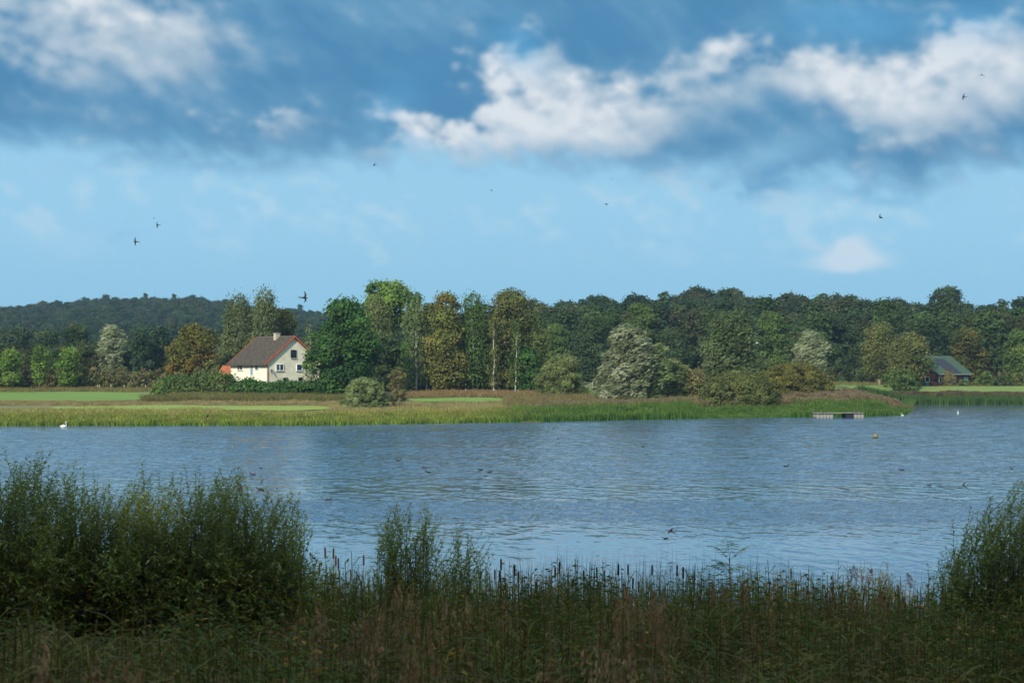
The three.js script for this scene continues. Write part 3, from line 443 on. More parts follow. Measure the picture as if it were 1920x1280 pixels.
// a slab following a roof profile [[x, y], ...] (from eave to ridge) along z, with uv in metres
function roofSlab(prof, z0, z1, th) {
  const p = [], uv = []; let s = 0; const q = (a, b, c, d, ua, ub, uc, ud) => { p.push(...a, ...b, ...c, ...a, ...c, ...d); uv.push(...ua, ...ub, ...uc, ...ua, ...uc, ...ud); };
  for (let i = 0; i + 1 < prof.length; i++) {
    const [xa, ya] = prof[i], [xb, yb] = prof[i + 1], l = Math.hypot(xb - xa, yb - ya), N = 8;
    for (let j = 0; j < N; j++) { const za = lerp(z0, z1, j / N), zb = lerp(z0, z1, (j + 1) / N); q([xa, ya, za], [xa, ya, zb], [xb, yb, zb], [xb, yb, za], [za, s], [zb, s], [zb, s + l], [za, s + l]); q([xa, ya - th, za], [xb, yb - th, za], [xb, yb - th, zb], [xa, ya - th, zb], [za, s], [za, s + l], [zb, s + l], [zb, s]); }
    for (const z of [z0, z1]) q([xa, ya, z], [xb, yb, z], [xb, yb - th, z], [xa, ya - th, z], [0, s], [0, s + l], [0.1, s + l], [0.1, s]);
    s += l;
  }
  q([prof[0][0], prof[0][1], z0], [prof[0][0], prof[0][1] - th, z0], [prof[0][0], prof[0][1] - th, z1], [prof[0][0], prof[0][1], z1], [0, 0], [0, 0.1], [1, 0.1], [1, 0]);
  const g = new THREE.BufferGeometry(); g.setAttribute('position', new THREE.BufferAttribute(new Float32Array(p), 3)); g.setAttribute('uv', new THREE.BufferAttribute(new Float32Array(uv), 2)); return g;
}
const GLASS = std(0x141a22, 0.08, { name: 'window_glass' }), FRAMEW = std(0xe9ebea, 0.5, { name: 'white_frame' }), DARKW = std(0x201a17, 0.7, { name: 'dark_wood' });
// a window on a wall: faces +z in its own axes, split into panes by mullions
function windowOn(parent, pos, turn, w, h, panes, frameMat = FRAMEW, paneMats = [], name = 'window') {
  const o = new THREE.Group(); o.name = name; o.position.set(...pos); o.rotation.y = turn; parent.add(o); const f = 0.075, pw = (w - f * (panes + 1)) / panes, fr = [];
  fr.push(boxAt(w, f, 0.12, 0, h / 2 - f / 2, 0.06), boxAt(w, f, 0.12, 0, -h / 2 + f / 2, 0.06));
  for (let i = 0; i <= panes; i++) fr.push(boxAt(f, h - 2 * f - 0.004, 0.11, -w / 2 + f / 2 + i * (pw + f), 0, 0.06));
  part('frame', mergeGeometries(fr), frameMat, o);
  for (let i = 0; i < panes; i++) part('pane', new THREE.BoxGeometry(pw - 0.004, h - 2 * f - 0.004, 0.02).translate(-w / 2 + f + pw / 2 + i * (pw + f), 0, 0.045), paneMats[i] || GLASS, o);
  return o;
}
// ---------------------------------------------------------------- the white house
{
  const D = 285, X0 = -37.24, base = 2.3, h = thing('white_house', 'cream white gabled farmhouse with dark tiled roof behind the hedge', 'house', [X0, base, -D]);
  h.rotation.y = 40 * Math.PI / 180;
  const L = 10.6, W = 9.8, EV = 7.15 - base, RG = 11.25 - base, hw = W / 2, hl = L / 2;
  const wallM = std(0xffffff, 0.9, { map: wallTex, name: 'cream_render' }), cladM = std(0xffffff, 0.85, { map: cladTex, name: 'fibre_cement_cladding' });
  const roofM = std(0xffffff, 0.9, { map: roofTex, bumpMap: roofTex, bumpScale: 0.03, name: 'weathered_roof_tiles' }); roofTex.repeat.set(0.22, 0.22);
  wallTex.repeat.set(0.3, 0.3); cladTex.repeat.set(0.2, 0.2);
  for (const s of [-1, 1]) part('wall', boxAt(0.3, EV + 0.5, L - 0.62, s * (hw - 0.15), (EV + 0.5) / 2 - 0.5, 0), wallM, h);
  const gs = new THREE.Shape([[-hw, -0.5], [hw, -0.5], [hw, EV], [0, RG - 0.12], [-hw, EV]].map((p) => new THREE.Vector2(...p)));
  for (const z of [hl - 0.3, -hl]) part('gable_wall', new THREE.ExtrudeGeometry(gs, { depth: 0.3, bevelEnabled: false }).translate(0, 0, z), cladM, h);
  const prof = (s) => [[s * (hw + 0.62), EV - 0.18], [s * (hw - 0.55), EV + 0.72], [s * 0.001, RG + 0.1]];
  for (const s of [-1, 1]) {
    part('roof', roofSlab(prof(s), -hl - 0.3, hl + 0.3, 0.14), roofM, h);
    for (const z of [hl + 0.3, -hl - 0.36]) part('verge_board', roofSlab(prof(s).map(([x, y]) => [x * 1.005, y + 0.06]), z, z + 0.07, 0.26), std(0xb5522f, 0.8, { name: 'red_verge' }), h);
    part('gutter', new THREE.CylinderGeometry(0.07, 0.07, L + 0.5, 8).rotateX(Math.PI / 2).translate(s * (hw + 0.68), EV - 0.3, 0), std(0x4a4038, 0.6), h);
  }
  part('ridge_tiles', new THREE.CylinderGeometry(0.13, 0.13, L + 0.58, 8).rotateX(Math.PI / 2).translate(0, RG + 0.06, 0), std(0x5d5249, 0.9), h);
  const ch = part('chimney', boxAt(0.75, 1.1, 0.75, -0.3, RG + 0.05, 0.9), std(0xb3ab98, 0.9), h); part('chimney_cap', boxAt(0.86, 0.1, 0.86, -0.3, RG + 0.65, 0.9), std(0x8f887a, 0.9), ch);
  const PINK = std(0x6b4245, 0.5), SKYP = std(0x8ba0aa, 0.2), BLU = std(0x2b3350, 0.1), GRN = std(0x46605c, 0.1);
  const E = (y) => EYE + (HY - y) / F * 282 - base, Z = (f) => -hl + f * L, XX = (f) => -hw + f * W;
  const left = -Math.PI / 2;
  const sill = (x, y, z, w, ry, par) => { const g = new THREE.BoxGeometry(w, 0.06, 0.2); g.rotateY(ry).translate(x, y, z); part('window_sill', g, std(0xd9d6cc, 0.8), par); };
  windowOn(h, [-hw, (E(683.5) + E(694)) / 2, Z(0.27)], left, 1.65, E(683.5) - E(694), 2, FRAMEW, [PINK, BLU]); sill(-hw - 0.08, E(694.6), Z(0.27), 1.75, left, h);
  windowOn(h, [-hw, (E(683.5) + E(704)) / 2, Z(0.6)], left, 0.95, E(683.5) - E(704), 1, FRAMEW, [SKYP], 'balcony_door');
  windowOn(h, [-hw, (E(683.5) + E(694)) / 2, Z(0.735)], left, 1.0, E(683.5) - E(694), 1, FRAMEW, [GRN]);
  windowOn(h, [XX(0.235), (E(682.5) + E(695)) / 2, hl], 0, 1.4, E(682.5) - E(695), 2, FRAMEW, [GRN, BLU]); sill(XX(0.235), E(695.8), hl + 0.08, 1.55, 0, h);
  windowOn(h, [XX(0.6), (E(682.5) + E(695)) / 2, hl], 0, 1.05, E(682.5) - E(695), 1, FRAMEW, [BLU]); sill(XX(0.6), E(695.8), hl + 0.08, 1.2, 0, h);
  windowOn(h, [XX(0.49), (E(656) + E(671)) / 2, hl], 0, 1.0, E(656) - E(671), 2, DARKW); sill(XX(0.49), E(671.8), hl + 0.08, 1.1, 0, h);
  windowOn(h, [XX(0.34), (E(708) + E(713)) / 2, hl], 0, 0.8, 0.45, 1, DARKW, [], 'cellar_window');
  windowOn(h, [XX(0.62), (E(708) + E(713)) / 2, hl], 0, 0.7, 0.5, 1, DARKW, [], 'cellar_window');
  part('downpipe', new THREE.CylinderGeometry(0.055, 0.055, EV, 8).translate(-hw + 0.12, EV / 2 - 0.3, hl + 0.07), std(0x8d5a44, 0.6), h);
  const dish = new THREE.Group(); dish.name = 'satellite_dish'; dish.position.set(XX(0.08), E(697), hl + 0.35); dish.rotation.set(-0.35, 0.35, 0); h.add(dish);
  part('dish', new THREE.SphereGeometry(0.75, 20, 8, 0, Math.PI * 2, 0, 0.56).scale(1, 1, 1).rotateX(-Math.PI / 2).translate(0, 0, 0.62), std(0x8f9090, 0.6, { side: THREE.DoubleSide }), dish);
  const arm = new THREE.CylinderGeometry(0.02, 0.02, 0.55, 6).rotateX(1.2).translate(0, -0.22, 0.25); part('arm', arm, std(0x777777, 0.6), dish);
}
{ // shed at the far left corner: tiled roof side and grey wall
  const s = thing('shed', 'small shed with bright orange tiled roof at the left end of the white house', 'shed', [(429 - 960) / F * 291, 2.4, -291]); s.rotation.y = 0.75; s.scale.set(0.86, 0.92, 0.86);
  const tile = noiseTex(128, (u, v, x, y) => { const n = 18 * N3(Math.floor(x / 10) * 1.3, Math.floor(y / 12) * 2.1, 4) - (y % 12 < 2 ? 45 : 0) - (x % 10 < 2 ? 25 : 0); return [170 + n, 94 + n * 0.7, 56 + n * 0.5]; }); tile.repeat.set(0.4, 0.4);
  for (const k of [-1, 1]) part('wall', boxAt(0.2, 2.6, 3.4, k * 1.8, 1.0, 0), std(0x9b958a, 0.9), s);
  const g = new THREE.Shape([[-1.9, -0.3], [1.9, -0.3], [1.9, 2.3], [0, 4.7], [-1.9, 2.3]].map((p) => new THREE.Vector2(...p)));
  part('gable_wall', new THREE.ExtrudeGeometry(g, { depth: 0.2, bevelEnabled: false }).translate(0, 0, 1.7), std(0x9b958a, 0.9), s);
  part('gable_wall', new THREE.ExtrudeGeometry(g, { depth: 0.2, bevelEnabled: false }).translate(0, 0, -1.9), std(0x9b958a, 0.9), s);
  for (const k of [-1, 1]) part('roof', roofSlab([[k * 2.25, 1.95], [k * 0.001, 4.9]], -2.1, 2.1, 0.12), std(0xffffff, 0.85, { map: tile, bumpMap: tile, bumpScale: 0.04 }), s);
}
// ---------------------------------------------------------------- the brick cottage with the green roof
{
  const D = 360, base = 2.75, c = thing('brick_cottage', 'red brick timbered cottage with green roof and dark solar panels', 'cottage', [83.7, base, -D]); c.rotation.y = 42 * Math.PI / 180;
  const L = 11.1, W = 9.5, EV = 5.95 - base, RG = 9.3 - base, hl = L / 2, hw = W / 2, br = std(0xffffff, 0.9, { map: brickTex, name: 'red_brick' }); brickTex.repeat.set(0.25, 0.5);
  const beam = DARKW;
  part('wall', boxAt(L - 0.5, EV + 0.4, 0.24, 0, (EV + 0.4) / 2 - 0.4, hw - 0.12), br, c); part('wall', boxAt(L - 0.5, EV + 0.4, 0.24, 0, (EV + 0.4) / 2 - 0.4, -hw + 0.12), br, c);
  const g = new THREE.Shape([[-hw, -0.4], [hw, -0.4], [hw, EV], [0, RG - 0.1], [-hw, EV]].map((p) => new THREE.Vector2(...p)));
  for (const x of [-hl, hl - 0.24]) part('gable_wall', new THREE.ExtrudeGeometry(g, { depth: 0.24, bevelEnabled: false }).rotateY(Math.PI / 2).translate(x, 0, 0), br, c);
  const green = noiseTex(128, (u, v, x, y) => { const n = 10 * fbm(u * 6, v * 6, 3, 3) + (y % 16 < 1 ? -8 : 0); return [62 + n, 84 + n, 64 + n]; }); green.repeat.set(0.3, 0.3);
  for (const s of [-1, 1]) part('roof', roofSlab([[s * (hw + 0.55), EV - 0.36], [s * 0.001, RG]], -hl - 0.4, hl + 0.4, 0.16).rotateY(-Math.PI / 2), std(0xffffff, 1, { map: green }), c);
  part('gutter', new THREE.CylinderGeometry(0.07, 0.07, L + 0.7, 8).rotateZ(Math.PI / 2).translate(0, EV - 0.42, hw + 0.62), std(0x9aa09a, 0.5), c);
  const sl = Math.atan2(RG - EV + 0.36, hw + 0.55), len = Math.hypot(RG - EV + 0.36, hw + 0.55), pan = std(0x10121a, 0.5, { name: 'solar_glass' }), rail = std(0x6f747c, 0.5);
  for (let r = 0; r < 5; r++) for (let k = 0; k < 3; k++) {
    const s = 0.75 + r * 0.99, y = EV - 0.36 + s * Math.sin(sl), z = hw + 0.55 - s * Math.cos(sl), o = new THREE.Group(); o.name = 'solar_panel'; o.position.set(-1.4 + k * 1.42, y, z); o.rotation.x = -(Math.PI / 2 - (Math.PI / 2 - sl)) + 0; c.add(o);
    o.rotation.x = sl; // lies along the slope
    part('glass', new THREE.BoxGeometry(1.36, 0.05, 0.88).translate(0, 0.11, 0), pan, o); part('rim', new THREE.BoxGeometry(1.4, 0.04, 0.95).translate(0, 0.075, 0), rail, o);
  }
  for (const x of [-hl + 0.15, -2.9, -0.6, 1.4, 3.3, hl - 0.15]) part('timber', boxAt(0.2, EV - 0.1, 0.08, x, EV / 2 - 0.1, hw + 0.03), beam, c);
  for (const y of [0.15, EV * 0.5, EV - 0.25]) part('timber', boxAt(L - 0.02, 0.18, 0.06, 0, y, hw + 0.025), beam, c);
  for (const z of [-hw + 0.15, -1.6, 1.6, hw - 0.2]) part('timber', boxAt(0.08, EV - 0.1, 0.2, -hl - 0.03, EV / 2 - 0.1, z), beam, c);
  for (const y of [0.15, EV * 0.5, EV - 0.1]) part('timber', boxAt(0.06, 0.18, W - 0.02, -hl - 0.025, y, 0), beam, c);
  const P = std(0x7e9aa4, 0.12);
  windowOn(c, [-4.55, 1.75, hw + 0.05], 0, 0.95, 1.15, 1); windowOn(c, [-0.2, 1.85, hw + 0.05], 0, 1.0, 1.2, 1, FRAMEW, [P]); windowOn(c, [4.0, 1.95, hw + 0.05], 0, 1.7, 0.95, 2, DARKW, [P, P]);
  windowOn(c, [-hl - 0.05, 1.8, 2.6], -Math.PI / 2, 1.0, 1.1, 1);
  const bar = thing('water_barrel', 'teal rain barrel beside the left front corner of the cottage', 'barrel', [80.3, 2.8, -351.3]);
  part('barrel', new THREE.LatheGeometry([[0.01, 0], [0.42, 0], [0.5, 0.3], [0.52, 0.65], [0.48, 1.1], [0.44, 1.2], [0.01, 1.22]].map((p) => new THREE.Vector2(...p)), 16), std(0x2c6f70, 0.6), bar);
  part('band', new THREE.TorusGeometry(0.51, 0.02, 6, 20).rotateX(Math.PI / 2).translate(0, 0.5, 0), std(0x1e4a4b, 0.6), bar);
}
// ---------------------------------------------------------------- posts along the meadows
{
  const r = rng(8), wood = std(0xb9b1a2, 0.9), list = [[182, 729, 296], [186, 729, 296.5], [207, 728, 297], [232, 727, 297], [256, 729, 297], [272, 728, 297], [303, 730, 292], [770, 737, 280], [800, 716, 283], [873, 735, 279], [925, 735, 279], [928, 736, 279.5], [972, 737, 279], [1111, 716, 318], [1116, 718, 318]];
  const POSTS = ['left one of two adjoining pale fence posts beyond the left meadow', 'right one of two adjoining pale fence posts beyond the left meadow', 'pale fence post right of the adjoining pair beyond the left meadow', 'pale fence post between the left scrub and the meadow, third stop along the row', "pale fence post in front of the scrub under the autumn chestnut's left side", 'pale fence post under the left edge of the autumn chestnut', 'pale fence post at the left end of the loose hedge', 'pale fence post just right of the brownish willow bush', 'taller pale post at the foot of the yellow poplar', 'pale fence post below the slender dark birch', 'left one of two close pale fence posts below the olive poplar', 'right one of two close pale fence posts below the olive poplar', 'pale fence post at the right foot of the olive poplar', 'left pale post at the grass gap in the middle', 'right pale post at the grass gap in the middle'];
  let proto = null, np = 0;
  for (const [px, top, d] of list) {
    const p = onGround(px, d), h = EYE + (HY - top) / F * d - p[1], lab = POSTS[np++];
    if (!proto) { proto = thing('fence_post', lab, 'post', p, 'fence posts along the far meadow'); part('post', new THREE.CylinderGeometry(0.075, 0.095, 1.3, 8).translate(0, 0.35, 0), wood, proto); part('cap', new THREE.ConeGeometry(0.09, 0.07, 8).translate(0, 1.03, 0), wood, proto); proto.scale.y = Math.max(0.8, h / 1.05); continue; }
    const q = dup(proto, p, lab); q.scale.y = Math.max(0.8, h / 1.05); q.rotation.z = 0.06 * (r() - 0.5);
  }
}
// ---------------------------------------------------------------- raft, buoy, floats and birds on the lake
{
  const d = 222, s = thing('raft', 'white wooden swimming raft moored before the reeds near the point', 'raft', [(1572 - 960) / F * d, 0, -d]);
  const wh = std(0x8b8a83, 0.85), gr = std(0x6d6a66, 0.8), dk = std(0x14161f, 0.7);
  s.rotation.y = 0.12;
  const pontoon = (x, w, m) => { for (let i = 0; i < Math.round(w / 0.42); i++) part('float', new THREE.CylinderGeometry(0.3, 0.3, 1.5, 12).rotateX(Math.PI / 2).scale(0.68, 1, 1).translate(x + 0.21 + i * 0.42, 0.24, 0), m, s); part('float_frame', boxAt(w + 0.1, 0.07, 1.7, x + w / 2, 0.56, 0), gr, s); };
  pontoon(-2.95, 2.1, wh); pontoon(1.75, 1.1, wh); part('float_box', boxAt(0.95, 0.62, 1.5, 1.22, 0.24, 0), dk, s);
  for (let i = 0; i < 14; i++) part('plank', boxAt(0.4, 0.045, 1.9, -2.8 + i * 0.432, 0.64 + 0.004 * (i % 3), 0), std(i % 3 ? 0x8d857a : 0x9a9187, 0.9), s);
  for (const x of [-2.9, -1.9, 2.3, 2.85]) part('post', new THREE.CylinderGeometry(0.03, 0.03, 0.35, 6).translate(x, 0.82, -0.8), gr, s);
  const bd = 5 * F / (821 - HY), b = thing('buoy', 'yellowish round mooring buoy on the lake in front of the raft', 'buoy', [(1642 - 960) / F * bd, 0, -bd]);
  part('float', new THREE.LatheGeometry([[0.01, -0.15], [0.2, -0.05], [0.24, 0.1], [0.22, 0.28], [0.12, 0.42], [0.01, 0.44]].map((p) => new THREE.Vector2(...p)), 18), std(0x7d7848, 0.8), b); b.scale.setScalar(0.8);
  part('waterline_band', new THREE.CylinderGeometry(0.245, 0.225, 0.14, 18).translate(0, 0.03, 0), std(0x23251c, 0.7), b);
  part('ring', new THREE.TorusGeometry(0.06, 0.015, 6, 14).translate(0, 0.49, 0), std(0x555555, 0.5, { metalness: 0.6 }), b);
}
// waterfowl: one body surface each (lathe along the back, neck and head swept in)
function fowl(body, neck, headR, k, bill) {
  const geos = [], paint = (g, c) => { const n = g.attributes.position.count, a = new Float32Array(n * 3); for (let i = 0; i < n; i++) a.set(c, i * 3); g.setAttribute('color', new THREE.BufferAttribute(a, 3)); return g.index ? g.toNonIndexed() : g; };
  const [L, Wd, Ht] = body, lp = []; for (let i = 0; i <= 14; i++) { const t = i / 14, r = Math.pow(Math.sin(Math.PI * Math.pow(t, 0.8)), 0.75); lp.push(new THREE.Vector2(Math.max(0.001, r * 0.5), t - 0.5)); }
  geos.push(paint(new THREE.LatheGeometry(lp, 14).rotateZ(Math.PI / 2).scale(L, Ht, Wd).rotateZ(-0.06).translate(0, Ht * 0.3, 0), k));
  const curve = new THREE.CatmullRomCurve3(neck.map((p) => new THREE.Vector3(...p))), tg = new THREE.TubeGeometry(curve, 14, headR * 0.62, 8);
  geos.push(paint(tg, k));
  const e = neck[neck.length - 1];
  geos.push(paint(new THREE.SphereGeometry(headR, 10, 8).scale(1.25, 1, 0.9).translate(e[0], e[1], e[2]), k), paint(new THREE.ConeGeometry(headR * 0.45, headR * 1.6, 8).rotateZ(Math.PI / 2).translate(e[0] - headR * 1.7, e[1] - headR * 0.15, 0), bill));
  geos.push(paint(new THREE.ConeGeometry(Wd * 0.3, L * 0.3, 6).rotateZ(-Math.PI / 2 + 0.3).scale(1, 0.5, 1).translate(L * 0.52, Ht * 0.42, 0), k));
  geos.forEach((g) => { g.deleteAttribute('uv'); });
  return mergeGeometries(geos);
}
const FEATHER = new THREE.MeshStandardMaterial({ name: 'feathers', vertexColors: true, roughness: 0.8 });
const swanG = fowl([1.05, 0.5, 0.48], [[-0.36, 0.2, 0], [-0.52, 0.36, 0], [-0.46, 0.6, 0], [-0.4, 0.78, 0], [-0.5, 0.9, 0]], 0.075, [0.8, 0.8, 0.78], [0.5, 0.2, 0.03]);
const duckG = fowl([0.42, 0.2, 0.17], [[-0.14, 0.07, 0], [-0.2, 0.12, 0], [-0.23, 0.16, 0]], 0.055, [0.022, 0.022, 0.026], [0.1, 0.09, 0.06]);
const onWater = (px, py) => { const d = EYE * F / (py - HY); return [(px - 960) / F * d, 0, -d]; };
{
  const swan = (px, py, turn, label) => { const m = part('swan', swanG, FEATHER, scene); m.position.set(...onWater(px, py)); m.rotation.y = turn; m.scale.setScalar(0.58); tag(m, label, 'swan'); return m; };
  swan(118, 800.5, Math.PI, 'white swan swimming close to the reeds at the left');
  const g2 = swan(1693, 779.5, 0.6, 'white bird on the water by the tip of the reed point'); g2.scale.setScalar(0.4);
  const fl = (px, py, h, label) => { const p = onWater(px, py), o = thing('marker_float', label, 'float', p); part('float', new THREE.SphereGeometry(0.17, 14, 10).scale(1, 0.8, 1).translate(0, 0.08, 0), std(0xb5b5b0, 0.7), o); part('rod', new THREE.CylinderGeometry(0.06, 0.09, h, 8).translate(0, h / 2 + 0.2, 0), std(0xb8b8b2, 0.7), o); };
  fl(1797, 776, 0.25, 'upright white marker float in the bay right of the reed point');
  const list = [[797, 878.5, 0], [803, 886, 0.2], [901, 881.5, 0.1], [917, 886.5, Math.PI], [614, 938.5, Math.PI], [487, 918, 0], [474, 890.5, 0], [489, 878, 0.3], [747, 864, Math.PI], [1474, 874.5, Math.PI], [1692, 882, 0], [1742, 910, 2.6], [1898, 879, 0], [1206, 838, 0], [1046, 823, Math.PI], [913, 894, 0]];
  const DUCKS = ['left one of a close pair of waterbirds in the middle of the lake', 'dark waterbird just below and right of another in the middle of the lake', "left one of two neighbouring dark waterbirds left of the lake's centre line", 'darker right one of two neighbouring waterbirds near the middle of the lake', 'dark waterbird alone between the left thicket and the loose willow shrub', 'lowest dark waterbird just above the right tips of the left thicket', 'dark waterbird above the right end of the left thicket, upper of two', 'tiny dark waterbird highest above the right end of the left thicket', 'tiny dark waterbird left of the close pair in the middle', "dark waterbird on the right part of the lake, left of the buoy's column", 'dark waterbird on the water below the buoy', 'tiny dark waterbird low on the water left of the right willow shrub', 'tiny dark waterbird close to the right photo edge on the lake', 'tiny dark waterbird in the middle of the lake before the green reeds', 'tiny dark speck of a waterbird just off the green reeds in the middle', 'tiny dark waterbird just under the two neighbouring ones near the centre'];
  list.forEach(([px, py, t], i) => { const m = part('duck', duckG, FEATHER, scene); m.position.set(...onWater(px, py)); m.rotation.y = t; m.scale.setScalar(0.6); tag(m, DUCKS[i], 'duck', 'dark waterbirds on the lake'); if (i === 7 || i > 10) m.scale.setScalar(0.42); });
}
// birds in flight: spindle body, two swept wings with a bend at the wrist, forked tail, one surface
function flier(upL, upR, sweep, k, tail = 0.1) {
  const mb = new MB(), N = 8, S = 10, rows = [];
  for (let i = 0; i <= N; i++) { const t = i / N, r = 0.024 * Math.pow(Math.sin(Math.PI * Math.min(0.999, Math.max(0.02, t * 0.92 + 0.04))), 0.8), ring = []; for (let j = 0; j < S; j++) ring.push([-0.085 + 0.17 * t, Math.sin(j / S * 6.283) * r, Math.cos(j / S * 6.283) * r]); rows.push(ring); }
  for (let i = 0; i < N; i++) for (let j = 0; j < S; j++) mb.quad(rows[i][j], rows[i][(j + 1) % S], rows[i + 1][(j + 1) % S], rows[i + 1][j], k);
  mb.tri([-0.105, 0, 0], [-0.08, 0.008, 0.006], [-0.08, -0.006, -0.006], k); mb.tri([-0.105, 0, 0], [-0.08, 0.008, -0.006], [-0.08, -0.006, 0.006], k);
  for (const s of [-1, 1]) {                                // tail forks
    mb.quad([0.07, 0.003, 0], [0.075, 0.003, s * 0.016], [0.085 + tail, 0.003, s * 0.034], [0.1, 0.003, s * 0.006], k); mb.quad([0.07, -0.003, 0], [0.075, -0.003, s * 0.016], [0.085 + tail, 0.0, s * 0.034], [0.1, -0.003, s * 0.006], k);
    const up = s < 0 ? upL : upR, prev = []; let last = null;
    for (let i = 0; i <= 8; i++) {
      const t = i / 8, z = 0.168 * t, a = up * (t < 0.4 ? 1.15 : 0.85), y = Math.sin(a) * z, zz = s * (0.012 + Math.cos(a) * z), fx = -0.045 - 0.02 * Math.sin(t * 3.14) + sweep * t * t, ch = 0.058 * Math.pow(1 - t, 0.55) + 0.004, th = 0.006 * (1 - t) + 0.001, cur = [[fx, y, zz], [fx + ch * 0.4, y + th, zz], [fx + ch, y, zz], [fx + ch * 0.4, y - th, zz]];
      if (last) for (let j = 0; j < 4; j++) mb.quad(last[j], last[(j + 1) % 4], cur[(j + 1) % 4], cur[j], k);
      last = cur; prev.push(cur);
    }
  }
  return mb.geo();
}
{
  const INK = [0.014, 0.014, 0.02], WHT = [0.8, 0.8, 0.8];
  const B = [ // px, py, size in pixels, up left, up right, sweep, roll(x), yaw(y), pitch(z), label
    [1842, 140, 15, -0.55, -0.55, 0.03, 0.15, 1.45, 0, 'dark bird gliding with drooped wings, topmost bird at the upper right'],
    [1808, 182, 14, 0.25, 0.35, 0.12, -0.9, 0.15, 0.1, 'dark swallow with swept wings against the bright cloud at the right'],
    [1652, 408, 16, 1.25, 0.25, 0.04, 0.1, 0.2, -0.2, 'dark bird with one wing raised high in the blue sky at the right'],
    [570, 558, 24, 0.5, 0.1, 0.05, -1.2, Math.PI + 0.1, 0.1, 'brown swallow flying low just above the birches left of the oak'],
    [820, 546, 13, 0.6, 0.2, 0.1, -0.9, 0.6, 0.9, 'small dark swallow just above the yellow poplar'],
    [254, 453, 16, 0.15, 0.2, 0.04, -1.1, 0.1, -0.2, 'dark bird banking steeply, lowest of three on the left'],
    [295, 422, 9, 0.2, 0.2, 0.06, -1.1, 0.1, 0.5, 'small dark bird, middle one of three on the left'],
    [288, 409, 5, 0.2, 0.2, 0.05, -0.4, 1.2, 0, 'tiny dark bird, uppermost of three on the left'],
    [702, 309, 7, 0.4, 0.3, 0.08, -0.7, 0.3, 0.2, 'tiny dark bird under the left end of the central bright cloud'],
    [921, 357, 8, 0.6, 0.5, 0.04, -0.2, 1.2, 0, 'small dark bird in the clear sky below the central cloud'],
    [1147, 335, 6, 0.3, 0.3, 0.04, -0.5, 1.5, 0.2, 'tiny dark bird just below the right end of the central cloud'],
    [1137, 383, 8, 0.4, 0.1, 0.03, -0.2, 1.4, -0.4, 'small dark bird in the clear sky near the middle of the photo'],
    [1371, 491, 3, 0.3, 0.3, 0.03, -0.3, 1.2, 0, 'minute dark bird low in the clear sky left of the small lone cloud'],
    [632, 296, 4, 0.3, 0.3, 0.03, -0.3, 1.2, 0, 'minute dark bird under the edge of the dark cloud left of centre'],
    [62, 621, 17, 0.35, 0.55, 0.03, -0.4, 1.1, 0.3, 'dark bird flying before the dark wood at the far left'],
    [389, 780, 12, 0.8, 0.5, 0.08, -0.4, 0.5, 0.5, 'swallow skimming the reed bed on the left'],
    [1249, 1009, 9, 0.5, -0.2, 0.06, -0.2, 0.7, 0.1, 'dark swallow skimming the calm near water'],
    [1259, 996, 6, 0.1, 0.1, 0.04, -0.6, 0.5, -0.6, 'small dark swallow above another one over the near water'],
    [1808, 911, 9, 0.9, 0.4, 0.05, -0.8, 0.2, -0.9, 'small dark swallow over the water near the right willow shrub'],
  ];
  for (const [px, py, size0, uL, uR, sw, rx, ry, rz, label] of B) { const size = size0 < 10 && py < 600 ? size0 * 1.35 : size0, d = 0.36 * F / size > 190 ? 185 : 0.36 * F / size, m = part('bird', flier(uL, uR, sw, INK), FEATHER, scene); m.position.set(...at(px, py, py > 860 ? Math.min(d, 5 * F / (py - HY) * 0.9) : d)); m.scale.setScalar(Math.min(1, size * d / (0.36 * F)) * 1.12); m.rotation.set(rx, ry, rz, 'YXZ'); tag(m, label, 'bird'); }
  for (const [px, py, size, ry, label] of [[344, 291, 9, 1.2, 'white gull high in the sky at the left edge of the dark cloud'], [1420, 643, 11, 0.2, 'white gull flying before the big poplar willow']]) { const d = 165, m = part('gull', flier(0.35, 0.3, 0.03, WHT, 0.02), FEATHER, scene); m.position.set(...at(px, py, d)); m.scale.setScalar(size * d / (0.36 * F) * 1.1); m.rotation.set(-0.5, ry, 0.1, 'YXZ'); tag(m, label, 'gull'); }
}

